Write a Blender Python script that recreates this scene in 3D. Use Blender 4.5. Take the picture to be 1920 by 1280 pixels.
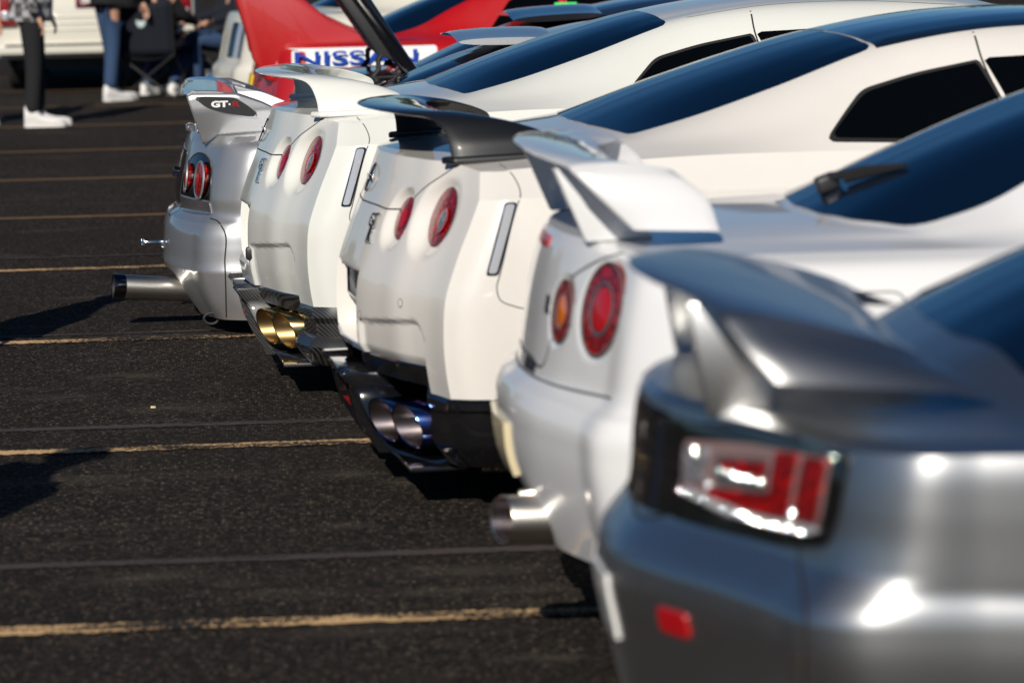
import bpy, bmesh, math, random
import numpy as np
from mathutils import Vector, Matrix
from mathutils.bvhtree import BVHTree

sc = bpy.context.scene
for o in list(bpy.data.objects):
    bpy.data.objects.remove(o)
COL = sc.collection
R = math.radians

# ------------------------------------------------------------------ camera
CAM_H, FPX, YAW, PITCH, ROLL = 1.73, 6800.0, R(3.9), math.atan(829 * math.cos(R(1.3)) / 6800.0), R(1.3)
cd = bpy.data.cameras.new('camera')
cam = bpy.data.objects.new('camera', cd)
COL.objects.link(cam)
cd.sensor_width = 36.0
cd.lens = FPX / 1920.0 * 36.0
cd.clip_start, cd.clip_end = 0.1, 2000.0
fw = Vector((math.sin(YAW) * math.cos(PITCH), math.cos(YAW) * math.cos(PITCH), -math.sin(PITCH)))
r0 = Vector((math.cos(YAW), -math.sin(YAW), 0))
u0 = r0.cross(fw)
rt = math.cos(ROLL) * r0 - math.sin(ROLL) * u0
up = rt.cross(fw)
cam.matrix_world = Matrix(((rt.x, up.x, -fw.x, 0), (rt.y, up.y, -fw.y, 0), (rt.z, up.z, -fw.z, CAM_H), (0, 0, 0, 1)))
cd.dof.use_dof = True
cd.dof.focus_distance = 13.6
cd.dof.aperture_fstop = 3.7
cd.dof.aperture_blades = 9
sc.camera = cam

# ------------------------------------------------------------------ world, sun, exposure
SUN_EL, SUN_AZ = R(31), R(17)          # shadows run away from the camera and to the right
sdir = Vector((math.sin(SUN_AZ) * math.cos(SUN_EL), math.cos(SUN_AZ) * math.cos(SUN_EL), -math.sin(SUN_EL)))   # travel direction
w = bpy.data.worlds.new('World')
sc.world = w
w.use_nodes = True
nt = w.node_tree
nt.nodes.clear()
wo = nt.nodes.new('ShaderNodeOutputWorld')
bg = nt.nodes.new('ShaderNodeBackground')
sky = nt.nodes.new('ShaderNodeTexSky')
sky.sky_type = 'NISHITA'
sky.sun_disc = False
sky.sun_elevation = SUN_EL
sky.sun_rotation = math.atan2(-sdir.x, -sdir.y)
sky.altitude = 3500
sky.air_density, sky.dust_density, sky.ozone_density = 1.0, 0.0, 2.0
bg.inputs[1].default_value = 0.05
hs = nt.nodes.new('ShaderNodeHueSaturation')
hs.inputs['Saturation'].default_value = 1.3
nt.links.new(sky.outputs[0], hs.inputs['Color'])
nt.links.new(hs.outputs[0], bg.inputs[0])
nt.links.new(bg.outputs[0], wo.inputs[0])
sd = bpy.data.lights.new('sun', 'SUN')
sd.energy = 5.0
sd.angle = R(0.53)
sd.color = (1.0, 0.93, 0.83)
sun = bpy.data.objects.new('sun', sd)
COL.objects.link(sun)
sun.rotation_euler = sdir.to_track_quat('-Z', 'Y').to_euler()
sc.view_settings.view_transform = 'Standard'
sc.view_settings.look = 'None'
sc.view_settings.gamma = 1.0
sc.view_settings.exposure = -0.15
sc.view_settings.use_curve_mapping = False

# ------------------------------------------------------------------ materials
M = {}
def mat(name, color=(.5, .5, .5), rough=.5, metal=0.0, coat=0.0, coat_rough=.03, ior=1.5, **kw):
    m = bpy.data.materials.new(name)
    m.use_nodes = True
    b = m.node_tree.nodes['Principled BSDF']
    b.inputs['Base Color'].default_value = (*color, 1)
    b.inputs['Roughness'].default_value = rough
    b.inputs['Metallic'].default_value = metal
    b.inputs['Coat Weight'].default_value = coat
    b.inputs['Coat Roughness'].default_value = coat_rough
    b.inputs['IOR'].default_value = ior
    for k, v in kw.items():
        b.inputs[k].default_value = v
    M[name] = m
    return m
def nn(m, kind, **kw):
    n = m.node_tree.nodes.new(kind)
    for k, v in kw.items():
        setattr(n, k, v)
    return n
def lk(m, a, b):
    m.node_tree.links.new(a, b)
def bsdf(m):
    return m.node_tree.nodes['Principled BSDF']
def obj_coord(m, scale=(1, 1, 1)):
    tc = nn(m, 'ShaderNodeTexCoord')
    mp = nn(m, 'ShaderNodeMapping')
    mp.inputs['Scale'].default_value = scale
    lk(m, tc.outputs['Object'], mp.inputs['Vector'])
    return mp.outputs[0]
def noise(m, vec, scale, detail=4, rough=.6):
    n = nn(m, 'ShaderNodeTexNoise')
    n.inputs['Scale'].default_value = scale
    n.inputs['Detail'].default_value = detail
    n.inputs['Roughness'].default_value = rough
    lk(m, vec, n.inputs['Vector'])
    return n.outputs['Fac']
def ramp(m, fac, stops):
    r = nn(m, 'ShaderNodeValToRGB')
    e = r.color_ramp.elements
    while len(e) < len(stops):
        e.new(.5)
    for el, (p, c) in zip(e, stops):
        el.position = p
        el.color = (*c, 1) if len(c) == 3 else c
    lk(m, fac, r.inputs[0])
    return r.outputs[0]
def mixc(m, fac, a, b, mode='MIX'):
    n = nn(m, 'ShaderNodeMix', data_type='RGBA', blend_type=mode)
    for s, v in ((n.inputs[0], fac), (n.inputs[6], a), (n.inputs[7], b)):
        if hasattr(v, 'node'):
            lk(m, v, s)
        elif isinstance(v, (int, float)):
            s.default_value = v
        else:
            s.default_value = (*v, 1)
    return n.outputs[2]
def bump(m, h, strength=.2, dist=.01):
    b = nn(m, 'ShaderNodeBump')
    b.inputs['Strength'].default_value = strength
    b.inputs['Distance'].default_value = dist
    lk(m, h, b.inputs['Height'])
    lk(m, b.outputs[0], bsdf(m).inputs['Normal'])
def speck_paint(name, color, metal, rough, flake=.12):
    """car paint: fine flake under a clear coat, a touch of orange peel and road film"""
    m = mat(name, color, rough, metal, coat=1.0, coat_rough=.02)
    v = obj_coord(m)
    f = noise(m, v, 900, 1)
    c = mixc(m, f, tuple(x * (1 - flake) for x in color), tuple(min(1, x * (1 + flake)) for x in color))
    d = noise(m, v, 3.5, 5)
    film = ramp(m, d, [(.45, (.0, .0, .0)), (.75, (1, 1, 1))])
    fm = nn(m, 'ShaderNodeMath', operation='MULTIPLY')
    lk(m, film, fm.inputs[0])
    fm.inputs[1].default_value = .05
    lk(m, mixc(m, fm.outputs[0], c, (.30, .27, .23)), bsdf(m).inputs['Base Color'])
    cr = nn(m, 'ShaderNodeMapRange')
    lk(m, d, cr.inputs[0])
    cr.inputs[3].default_value = .015
    cr.inputs[4].default_value = .06
    lk(m, cr.outputs[0], bsdf(m).inputs['Coat Roughness'])
    return m
speck_paint('paint_pearl_cool', (.76, .77, .725), 0, .32)
speck_paint('paint_pearl_warm', (.775, .745, .70), 0, .32)
speck_paint('paint_white', (.76, .765, .775), 0, .35, .03)
speck_paint('paint_silver', (.55, .56, .575), .8, .44, .2)
speck_paint('paint_dark_silver', (.62, .62, .615), 1.0, .36, .2)
bsdf(M['paint_dark_silver']).inputs['Coat Weight'].default_value = .25
speck_paint('paint_red', (.44, .0008, .003), 0, .5, .1)
speck_paint('paint_black', (.008, .008, .012), 0, .3)
speck_paint('paint_cream', (.66, .64, .56), 0, .45, .03)
mat('glass_dark', (.002, .008, .022), .02, 0, coat=.0, ior=1.75, **{'Specular Tint': (.45, .72, 1.0, 1)})  # blue base and tint stand in for a deep blue sky reflection
mat('glass_tint', (.0015, .002, .0025), .03, 0, **{'Specular IOR Level': .22})
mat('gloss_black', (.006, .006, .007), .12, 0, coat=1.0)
mat('rubber', (.012, .012, .012), .65)
mat('seam', (.01, .01, .01), .8)
mat('seam_soft', (.10, .097, .09), .6)
mat('dark_plastic', (.018, .018, .02), .45)
mat('chrome', (.75, .76, .78), .08, 1.0)
mat('chrome_dark', (.12, .12, .14), .15, 1.0)
mat('steel', (.66, .62, .56), .32, 1.0)
mat('tyre', (.014, .014, .014), .75)
mat('alloy', (.35, .35, .36), .3, .9)
mat('white_plate', (.72, .72, .70), .4, 0, coat=.5)
mat('plate_yellow', (.60, .52, .33), .4, 0, coat=.5)
mat('letter_dark', (.02, .02, .03), .4)
mat('red_sticker', (.35, .005, .01), .35, 0, coat=.6)
mat('white_paint_mark', (.8, .8, .8), .4, 0, coat=.5)
mat('blue_letter', (.0, .055, .42), .4, 0, coat=.4)
mat('reflector_red', (.45, .004, .008), .3, 0, coat=.5)
mat('clear_lens', (.62, .63, .66), .10, .35, coat=1.0)
mat('amber_lens', (.75, .16, .005), .15, 0, coat=1.0)
mat('lamp_bright', (.80, .81, .83), .05, 1.0)
mat('smoke_lens', (.16, .15, .17), .10, .4, coat=1.0)
mat('lamp_pink', (.30, .20, .20), .15, .2, coat=.8)
mat('green_sticker', (.02, .80, .14), .5)
mat('skin', (.52, .29, .20), .5)
mat('denim', (.025, .058, .13), .85)
mat('black_cloth', (.008, .008, .010), .9)
mat('navy_cloth', (.003, .0055, .014), .9)
mat('white_shoe', (.74, .73, .71), .55)
mat('sole', (.70, .69, .66), .6)
mat('plate_maroon', (.12, .012, .03), .4)
mat('grey_paint', (.30, .32, .38), .35, 0, coat=.8)
mat('orange_lens', (.8, .22, .02), .2, 0, coat=1.0)
mat('yellow_tag', (.75, .55, .02), .5)
# tail lamp red: ribbed plastic over a reflector
def lens_red(name, col, low=.22):
    m = mat(name, col, .3, .0, coat=.6, coat_rough=.0)
    v = obj_coord(m)
    vo = nn(m, 'ShaderNodeTexVoronoi')
    vo.inputs['Scale'].default_value = 62
    lk(m, v, vo.inputs['Vector'])
    c = mixc(m, ramp(m, vo.outputs['Distance'], [(.0, (1, 1, 1)), (.5, (0, 0, 0))]), tuple(x * low for x in col), tuple(min(1, x * 1.15) for x in col))
    lk(m, c, bsdf(m).inputs['Base Color'])
    bump(m, vo.outputs['Distance'], .25, .006)
    return m
lens_red('lens_red', (.66, .0002, .0012))
lens_red('lens_clear_facet', (.42, .42, .46), .35)
# carbon fibre twill
def carbon(name, scale=150, lo=.004, hi=.035):
    m = mat(name, (.02, .02, .02), .45, .0, coat=1.0, coat_rough=.02)
    v = obj_coord(m)
    sx = nn(m, 'ShaderNodeSeparateXYZ')
    lk(m, v, sx.inputs[0])
    def lin(a, b, c, k):
        d = nn(m, 'ShaderNodeVectorMath', operation='DOT_PRODUCT')
        lk(m, v, d.inputs[0])
        d.inputs[1].default_value = (a, b, c)
        s = nn(m, 'ShaderNodeMath', operation='MULTIPLY')
        lk(m, d.outputs['Value'], s.inputs[0])
        s.inputs[1].default_value = k
        s2 = nn(m, 'ShaderNodeMath', operation='SINE')
        lk(m, s.outputs[0], s2.inputs[0])
        return s2.outputs[0]
    a = lin(1, .5, .8, scale * 6.28 / 1.5)
    f = ramp(m, nn_map(m, a), [(.35, (lo,) * 3), (.65, (hi,) * 3)])
    lk(m, f, bsdf(m).inputs['Base Color'])
    return m
def nn_map(m, a):
    r = nn(m, 'ShaderNodeMapRange')
    lk(m, a, r.inputs[0])
    r.inputs[1].default_value = -1
    r.inputs[2].default_value = 1
    return r.outputs[0]
carbon('carbon', 115, .0012, .014)
carbon('carbon_coarse', 125, .004, .04)
# titanium exhaust tips with heat colours along their length
def heat(name, stops):
    m = mat(name, (.5, .5, .5), .16, 1.0)
    tc = nn(m, 'ShaderNodeTexCoord')
    sx = nn(m, 'ShaderNodeSeparateXYZ')
    lk(m, tc.outputs['Generated'], sx.inputs[0])
    lk(m, ramp(m, sx.outputs[0], stops), bsdf(m).inputs['Base Color'])
    return m
heat('burnt_titanium', [(.0, (.03, .07, .26)), (.2, (.05, .15, .40)), (.45, (.18, .12, .30)), (.65, (.36, .24, .15)), (1, (.4, .36, .33))])
heat('gold_titanium', [(.0, (.62, .44, .17)), (.6, (.58, .42, .18)), (1, (.30, .20, .09))])
mat('tip_inside', (.34, .29, .30), .26, 1.0)
mat('tip_inside_gold', (.40, .27, .12), .35, 1.0)

# ------------------------------------------------------------------ object helpers
def tag(o, label=None, cat=None, group=None, kind=None):
    if label: o['label'] = label
    if cat: o['category'] = cat
    if group: o['group'] = group
    if kind: o['kind'] = kind
    return o
def thing(name, label, cat, loc=(0, 0, 0), rz=0.0, group=None):
    o = bpy.data.objects.new(name, None)
    COL.objects.link(o)
    o.location = loc
    o.rotation_euler = (0, 0, rz)
    o.empty_display_size = .2
    return tag(o, label, cat, group)
def link(name, me, m, parent=None):
    o = bpy.data.objects.new(name, me)
    COL.objects.link(o)
    if m is not None:
        me.materials.clear()
        me.materials.append(M[m] if isinstance(m, str) else m)
    if parent is not None:
        o.parent = parent
    return o
def shade(me, angle=32):
    """smooth faces, with edges sharper than angle kept hard"""
    me.polygons.foreach_set('use_smooth', [True] * len(me.polygons))
    bm = bmesh.new()
    bm.from_mesh(me)
    lim = R(angle)
    for e in bm.edges:
        if len(e.link_faces) == 2:
            e.smooth = e.calc_face_angle(0) < lim
    bm.to_mesh(me)
    bm.free()
def mesh_from(name, V, F, angle=32, fix=True):
    me = bpy.data.meshes.new(name)
    me.from_pydata([tuple(map(float, v)) for v in V], [], [tuple(map(int, f)) for f in F])
    me.validate()
    if fix:
        bm = bmesh.new()
        bm.from_mesh(me)
        bmesh.ops.remove_doubles(bm, verts=bm.verts, dist=1e-5)
        bmesh.ops.recalc_face_normals(bm, faces=bm.faces)
        bm.to_mesh(me)
        bm.free()
    me.update()
    shade(me, angle)
    return me
def part(name, V, F, m, parent=None, angle=32, fix=True):
    return link(name, mesh_from(name, V, F, angle, fix), m, parent)

class MB:
    def __init__(s):
        s.V, s.F = [], []
    def add(s, V, F):
        n = len(s.V)
        s.V += [tuple(v) for v in V]
        s.F += [tuple(i + n for i in f) for f in F]
        return s
    def box(s, c, d, rot=None):
        cx, cy, cz = c
        hx, hy, hz = d[0] / 2, d[1] / 2, d[2] / 2
        V = [Vector((sx * hx, sy * hy, sz * hz)) for sx in (-1, 1) for sy in (-1, 1) for sz in (-1, 1)]
        if rot is not None:
            V = [rot @ v for v in V]
        V = [v + Vector(c) for v in V]
        return s.add(V, [(0, 1, 3, 2), (4, 6, 7, 5), (0, 4, 5, 1), (2, 3, 7, 6), (0, 2, 6, 4), (1, 5, 7, 3)])
    def tube(s, pts, rad, n=12, cap=True):
        pts = [Vector(p) for p in pts]
        rad = rad if isinstance(rad, (list, tuple)) else [rad] * len(pts)
        rings = []
        up = Vector((0, 0, 1))
        for i, p in enumerate(pts):
            t = (pts[min(i + 1, len(pts) - 1)] - pts[max(i - 1, 0)]).normalized()
            if abs(t.dot(up)) > .95:
                up = Vector((0, 1, 0)) if abs(t.y) < .9 else Vector((1, 0, 0))
            a = t.cross(up).normalized()
            b = a.cross(t).normalized()
            rings.append([p + rad[i] * (math.cos(2 * math.pi * k / n) * a + math.sin(2 * math.pi * k / n) * b) for k in range(n)])
        V = [v for r_ in rings for v in r_]
        F = []
        for i in range(len(pts) - 1):
            for k in range(n):
                F.append((i * n + k, i * n + (k + 1) % n, (i + 1) * n + (k + 1) % n, (i + 1) * n + k))
        if cap:
            F.append(tuple(range(n)))
            F.append(tuple((len(pts) - 1) * n + k for k in reversed(range(n))))
        return s.add(V, F)
    def build(s, name, m, parent=None, angle=32, bevel=0, seg=2):
        me = mesh_from(name, s.V, s.F, angle)
        if bevel:
            bm = bmesh.new()
            bm.from_mesh(me)
            bmesh.ops.bevel(bm, geom=[e for e in bm.edges if len(e.link_faces) == 2 and e.calc_face_angle(0) > R(25)], offset=bevel, segments=seg, profile=.5, affect='EDGES')
            bm.to_mesh(me)
            bm.free()
            shade(me, angle)
        return link(name, me, m, parent)

# ------------------------------------------------------------------ spline surfaces
def spl(P, knots, samples, creases=()):
    """interpolate along axis 0 of P at knots; C1 cubic, broken at crease indices"""
    P = np.asarray(P, float)
    n = len(P)
    k = np.asarray(knots, float)
    sl = (P[1:] - P[:-1]) / (k[1:] - k[:-1]).reshape(-1, *([1] * (P.ndim - 1)))
    TL = np.zeros_like(P)
    TR = np.zeros_like(P)
    for i in range(n):
        if i == 0:
            TR[i] = sl[0]
        elif i == n - 1:
            TL[i] = sl[-1]
        elif i in creases:
            TL[i], TR[i] = sl[i - 1], sl[i]
        else:
            h0, h1 = k[i] - k[i - 1], k[i + 1] - k[i]
            t = (sl[i - 1] * h1 + sl[i] * h0) / (h0 + h1)
            TL[i] = TR[i] = t
    out = []
    for s in samples:
        i = int(min(max(np.searchsorted(k, s, side='right') - 1, 0), n - 2))
        h = k[i + 1] - k[i]
        t = (s - k[i]) / h
        out.append((2 * t**3 - 3 * t**2 + 1) * P[i] + (t**3 - 2 * t**2 + t) * h * TR[i] + (-2 * t**3 + 3 * t**2) * P[i + 1] + (t**3 - t**2) * h * TL[i + 1])
    return np.array(out)
def knots_of(P, floor=.01):
    d = np.linalg.norm(np.diff(P, axis=0), axis=-1)
    if d.ndim > 1:
        d = d.mean(axis=1)
    return np.concatenate([[0], np.cumsum(np.maximum(d, floor))])
def dense(k, step):
    """sample positions: each knot interval cut into pieces no longer than step(i)"""
    out = [k[0]]
    for i in range(len(k) - 1):
        st = step(i) if callable(step) else step
        m = max(1, int(math.ceil((k[i + 1] - k[i]) / st)))
        out += list(k[i] + (k[i + 1] - k[i]) * (np.arange(1, m + 1) / m))
    return np.array(out)
def surf(ctrl, stepu, stepv, cu=(), cv=()):
    ctrl = np.asarray(ctrl, float)
    ku, kv = knots_of(ctrl), knots_of(ctrl.transpose(1, 0, 2))
    A = spl(ctrl, ku, dense(ku, stepu), cu)
    B = spl(A.transpose(1, 0, 2), kv, dense(kv, stepv), cv)
    return B.transpose(1, 0, 2)
def grid_faces(nu, nv, off=0, wrap=False):
    F = []
    for i in range(nu - 1):
        for j in range(nv - 1):
            a = off + i * nv + j
            F.append((a, a + 1, a + nv + 1, a + nv))
        if wrap:
            a = off + i * nv + nv - 1
            F.append((a, off + i * nv, off + (i + 1) * nv, a + nv))
    return F
def smooth01(t):
    t = np.clip(t, 0, 1)
    return t * t * (3 - 2 * t)

class Body:
    """painted shell of a car: lower patch (stacked plan curves) and upper patch (cross sections), right half mirrored"""
    def __init__(s, lower, upper, lower_opts, upper_opts, deform=None):
        L = surf(lower, *lower_opts[:2], cu=lower_opts[2], cv=lower_opts[3])      # [row, col, 3], y positive here
        if deform:
            L = deform(L)
        top = L[-1]                                                               # top edge polyline, from rear centre to front centre
        cidx = lower_opts[4]                                                      # control column of the rear corner
        ctrlc = np.asarray(lower, float)[-1, cidx]
        ci = int(np.argmin(np.linalg.norm(top - ctrlc, axis=1)))
        fi = int(np.argmin(np.linalg.norm(top - np.asarray(lower, float)[-1, lower_opts[5]], axis=1)))
        rear, side, front = top[:ci + 1], top[ci:fi + 1], top[fi:]
        U = np.asarray(upper, float).copy()                                       # [station, row(centre -> edge), 3]
        def on_rear(y): return np.array([np.interp(y, rear[:, 1], rear[:, k]) for k in range(3)])
        def on_side(x): return np.array([np.interp(x, side[:, 0], side[:, k]) for k in range(3)])
        def on_front(y): return np.array([np.interp(y, front[::-1, 1], front[::-1, k]) for k in range(3)])
        for j in range(U.shape[1]):
            U[0, j] = on_rear(U[0, j, 1])
            U[-1, j] = on_front(U[-1, j, 1])
        U[0, -1], U[-1, -1] = side[0], side[-1]
        for i in range(1, U.shape[0] - 1):
            U[i, -1] = on_side(U[i, -1, 0])
        G = surf(U, *upper_opts[:2], cu=upper_opts[2], cv=upper_opts[3])
        for j in range(G.shape[1]):
            G[0, j] = on_rear(G[0, j, 1])
            G[-1, j] = on_front(G[-1, j, 1])
        for i in range(G.shape[0]):
            G[i, -1] = on_side(G[i, -1, 0])
        G[0, -1], G[-1, -1] = side[0], side[-1]
        s.L, s.G = L, G
        V, F = [], []
        def addgrid(A, flip):
            off = len(V)
            A = A.copy()
            A[..., 1] *= flip
            V.extend(map(tuple, A.reshape(-1, 3)))
            F.extend(grid_faces(A.shape[0], A.shape[1], off))
        for f in (1, -1):
            addgrid(L, f)
            addgrid(G, f)
        s.V, s.F = V, F
    def arches(s, wheels):
        """open round wheel arches in the sides: wheels = [(x, z, r)]"""
        V = [list(v) for v in s.V]
        keep = []
        inside = np.zeros(len(V), bool)
        A = np.array(V)
        for (x, z, r) in wheels:
            d = np.hypot(A[:, 0] - x, A[:, 2] - z)
            inside |= (d < r) & (np.abs(A[:, 1]) > .55)
        for f in s.F:
            if all(inside[i] for i in f):
                continue
            keep.append(f)
        for i in np.nonzero(inside)[0]:
            for (x, z, r) in wheels:
                d = math.hypot(V[i][0] - x, V[i][2] - z)
                if d < r and d > .01:
                    V[i][0] = x + (V[i][0] - x) * r / d
                    V[i][2] = z + (V[i][2] - z) * r / d
        s.V, s.F = V, keep
        return s
    def build(s, m, parent, angle=30, name='body_shell'):
        s.me = mesh_from(name, s.V, s.F, angle)
        s.bvh = BVHTree.FromPolygons([v.co[:] for v in s.me.vertices], [p.vertices[:] for p in s.me.polygons])
        return link(name, s.me, m, parent)
    def hit(s, o, d):
        h = s.bvh.ray_cast(Vector(o), Vector(d).normalized())
        if h[0] is None:
            h = s.bvh.find_nearest(Vector(o) + Vector(d) * 1.0)
        n = h[1]
        if n.dot(Vector(d)) > 0:
            n = -n
        return h[0], n
DIRS = {'rear': lambda a, b: ((-1.0, a, b), (1, 0, 0)), 'right': lambda a, b: ((a, -2.0, b), (0, 1, 0)), 'left': lambda a, b: ((a, 2.0, b), (0, -1, 0)), 'top': lambda a, b: ((a, b, 2.5), (0, 0, -1))}
def resample(poly, n, closed=True):
    P = [Vector((*p, 0)) for p in poly]
    if closed:
        P = P + [P[0]]
    L = [0]
    for a, b in zip(P, P[1:]):
        L.append(L[-1] + (b - a).length)
    out = []
    for i in range(n):
        t = L[-1] * i / (n if closed else n - 1)
        k = 0
        while k < len(P) - 2 and L[k + 1] < t:
            k += 1
        u = (t - L[k]) / max(1e-9, L[k + 1] - L[k])
        q = P[k].lerp(P[k + 1], u)
        out.append((q.x, q.y))
    return out
def rounded(poly, r=.02, n=5):
    """polygon with rounded corners"""
    out = []
    N = len(poly)
    for i in range(N):
        p0, p1, p2 = Vector(poly[i - 1]), Vector(poly[i]), Vector(poly[(i + 1) % N])
        a, b = (p0 - p1), (p2 - p1)
        rr = r[i] if isinstance(r, (list, tuple)) else r
        ra = min(rr, a.length * .45)
        rb = min(rr, b.length * .45)
        A, B = p1 + a.normalized() * ra, p1 + b.normalized() * rb
        for k in range(n + 1):
            t = k / n
            q = A * (1 - t) ** 2 + p1 * 2 * t * (1 - t) + B * t * t
            out.append((q.x, q.y))
    return out
def decal(body, name, poly, view, m, parent, off=.003, rings=8, n=96, thick=0.004, angle=40):
    """a panel lying on the shell: outline given in the view plane, thrown onto the body and lifted"""
    pts = resample(poly, n)
    cx = sum(p[0] for p in pts) / n
    cy = sum(p[1] for p in pts) / n
    V, F = [], []
    for k in range(rings, 0, -1):
        s_ = k / rings
        for (a, b) in pts:
            h, nr = body.hit(*DIRS[view](cx + (a - cx) * s_, cy + (b - cy) * s_))
            V.append(h + nr * off)
    h, nr = body.hit(*DIRS[view](cx, cy))
    V.append(h + nr * off)
    for k in range(rings - 1):
        for i in range(n):
            F.append((k * n + i, k * n + (i + 1) % n, (k + 1) * n + (i + 1) % n, (k + 1) * n + i))
    c = len(V) - 1
    for i in range(n):
        F.append(((rings - 1) * n + i, (rings - 1) * n + (i + 1) % n, c))
    if thick:
        b0 = len(V)
        for i in range(n):
            a, b = pts[i]
            h, nr = body.hit(*DIRS[view](a, b))
            V.append(h - nr * thick)
        for i in range(n):
            F.append((i, b0 + i, b0 + (i + 1) % n, (i + 1) % n))
    return part(name, V, F, m, parent, angle)
def seam(body, line, view, parent, width=.005, m='seam', name='panel_gap', off=.0007, n=60, smooth=True):
    P = line
    if smooth and len(line) > 2:
        A = np.array([(*p, 0) for p in line], float)
        k = knots_of(A)
        P = [(q[0], q[1]) for q in spl(A, k, np.linspace(0, k[-1], n))]
    else:
        P = resample(line, n, False)
    V, F = [], []
    H = []
    for a, b in P:
        H.append(body.hit(*DIRS[view](a, b)))
    for i, (h, nr) in enumerate(H):
        t = (H[min(i + 1, len(H) - 1)][0] - H[max(i - 1, 0)][0]).normalized()
        side = nr.cross(t).normalized() * width / 2
        V += [h + side + nr * off, h - side + nr * off]
        if i:
            F.append((2 * i - 2, 2 * i - 1, 2 * i + 1, 2 * i))
    return part(name, V, F, m, parent)
def loft(name, sections, m, parent=None, closed_ends=True, stepu=.02, angle=40, cu=()):
    """skin through closed sections (each a list of points)"""
    A = np.array([[tuple(p) for p in s] for s in sections], float)
    k = knots_of(A, .002)
    B = spl(A, k, dense(k, stepu), cu)
    nv = A.shape[1]
    F = grid_faces(len(B), nv, 0, True)
    if closed_ends:
        F.append(tuple(range(nv)))
        F.append(tuple((len(B) - 1) * nv + i for i in reversed(range(nv))))
    return part(name, B.reshape(-1, 3), F, m, parent, angle)
def foil(te, le, th, nrm, n=9, camber=0.0, blunt=.5):
    """closed aerofoil between trailing and leading edge points"""
    te, le, nrm = Vector(te), Vector(le), Vector(nrm).normalized()
    top, bot = [], []
    for i in range(n):
        t = i / (n - 1)
        u = .5 - .5 * math.cos(math.pi * t)
        prof = math.sqrt(max(0, 1 - abs(2 * u - 1) ** 2.6))
        c = te.lerp(le, u) + nrm * camber * 4 * u * (1 - u)
        top.append(c + nrm * th * .5 * prof)
        bot.append(c - nrm * th * .5 * prof)
    return top + bot[-2:0:-1]
def disc(name, c, nrm, r, m, parent, n=40, rings=5, dome=.0, rx=None, rim=.0):
    c, nrm = Vector(c), Vector(nrm).normalized()
    a = Vector((0, 0, 1)).cross(nrm).normalized()
    b = nrm.cross(a)
    rx = rx or r
    V, F = [c + nrm * dome], []
    for k in range(1, rings + 1):
        t = k / rings
        for i in range(n):
            th = 2 * math.pi * i / n
            V.append(c + t * (rx * math.cos(th) * a + r * math.sin(th) * b) + nrm * dome * (1 - t * t))
    for i in range(n):
        F.append((0, 1 + i, 1 + (i + 1) % n))
    for k in range(rings - 1):
        for i in range(n):
            F.append((1 + k * n + i, 1 + (k + 1) * n + i, 1 + (k + 1) * n + (i + 1) % n, 1 + k * n + (i + 1) % n))
    if rim:
        o = len(V)
        for i in range(n):
            th = 2 * math.pi * i / n
            V.append(c + (rx * math.cos(th) * a + r * math.sin(th) * b) - nrm * rim)
        for i in range(n):
            F.append((1 + (rings - 1) * n + i, o + i, o + (i + 1) % n, 1 + (rings - 1) * n + (i + 1) % n))
    return part(name, V, F, m, parent, 50)
def ring(name, c, nrm, r0_, r1_, m, parent, n=48, depth=.006):
    c, nrm = Vector(c), Vector(nrm).normalized()
    a = Vector((0, 0, 1)).cross(nrm).normalized()
    b = nrm.cross(a)
    V, F = [], []
    prof = [(r0_, 0), (r0_ * .6 + r1_ * .4, depth), (r0_ * .3 + r1_ * .7, depth), (r1_, 0)]
    for i in range(n):
        th = 2 * math.pi * i / n
        d = math.cos(th) * a + math.sin(th) * b
        V += [c + d * q + nrm * h for q, h in prof]
    for i in range(n):
        for k in range(3):
            F.append((i * 4 + k, i * 4 + k + 1, ((i + 1) % n) * 4 + k + 1, ((i + 1) % n) * 4 + k))
    return part(name, V, F, m, parent, 60)
def pipe(name, c, d, r, length, m, parent, inside='tip_inside', wall=.004, slant=0.0, n=40, side=0.0):
    """exhaust tip: open end at c, running along d; slant tips the mouth"""
    c, d = Vector(c), Vector(d).normalized()
    a = d.cross(Vector((0, 0, 1))).normalized()
    b = a.cross(d)
    def rg(rad, t, sl):
        return [c + d * (t + sl * (slant * math.sin(2 * math.pi * i / n) + side * math.cos(2 * math.pi * i / n))) + rad * (math.cos(2 * math.pi * i / n) * a + math.sin(2 * math.pi * i / n) * b) for i in range(n)]
    out = [rg(r - wall, .0, 1), rg(r - wall * .3, -.003, 1), rg(r, .003, 1), rg(r, length * .5, 0), rg(r * .97, length, 0)]
    V = [v for q in out for v in q]
    F = grid_faces(len(out), n, 0, True)
    o = part(name, V, F, m, parent, 40)
    inn = [rg(r - wall, .0, 1), rg(r - wall * 1.4, length * .5, 0), rg(r * .7, length * .8, 0)]
    V = [v for q in inn for v in q] + [c + d * length * .8]
    F = grid_faces(3, n, 0, True)
    F += [(2 * n + i, 2 * n + (i + 1) % n, 3 * n) for i in range(n)]
    part('inner_pipe', V, F, inside, o, 40)
    return o
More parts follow.
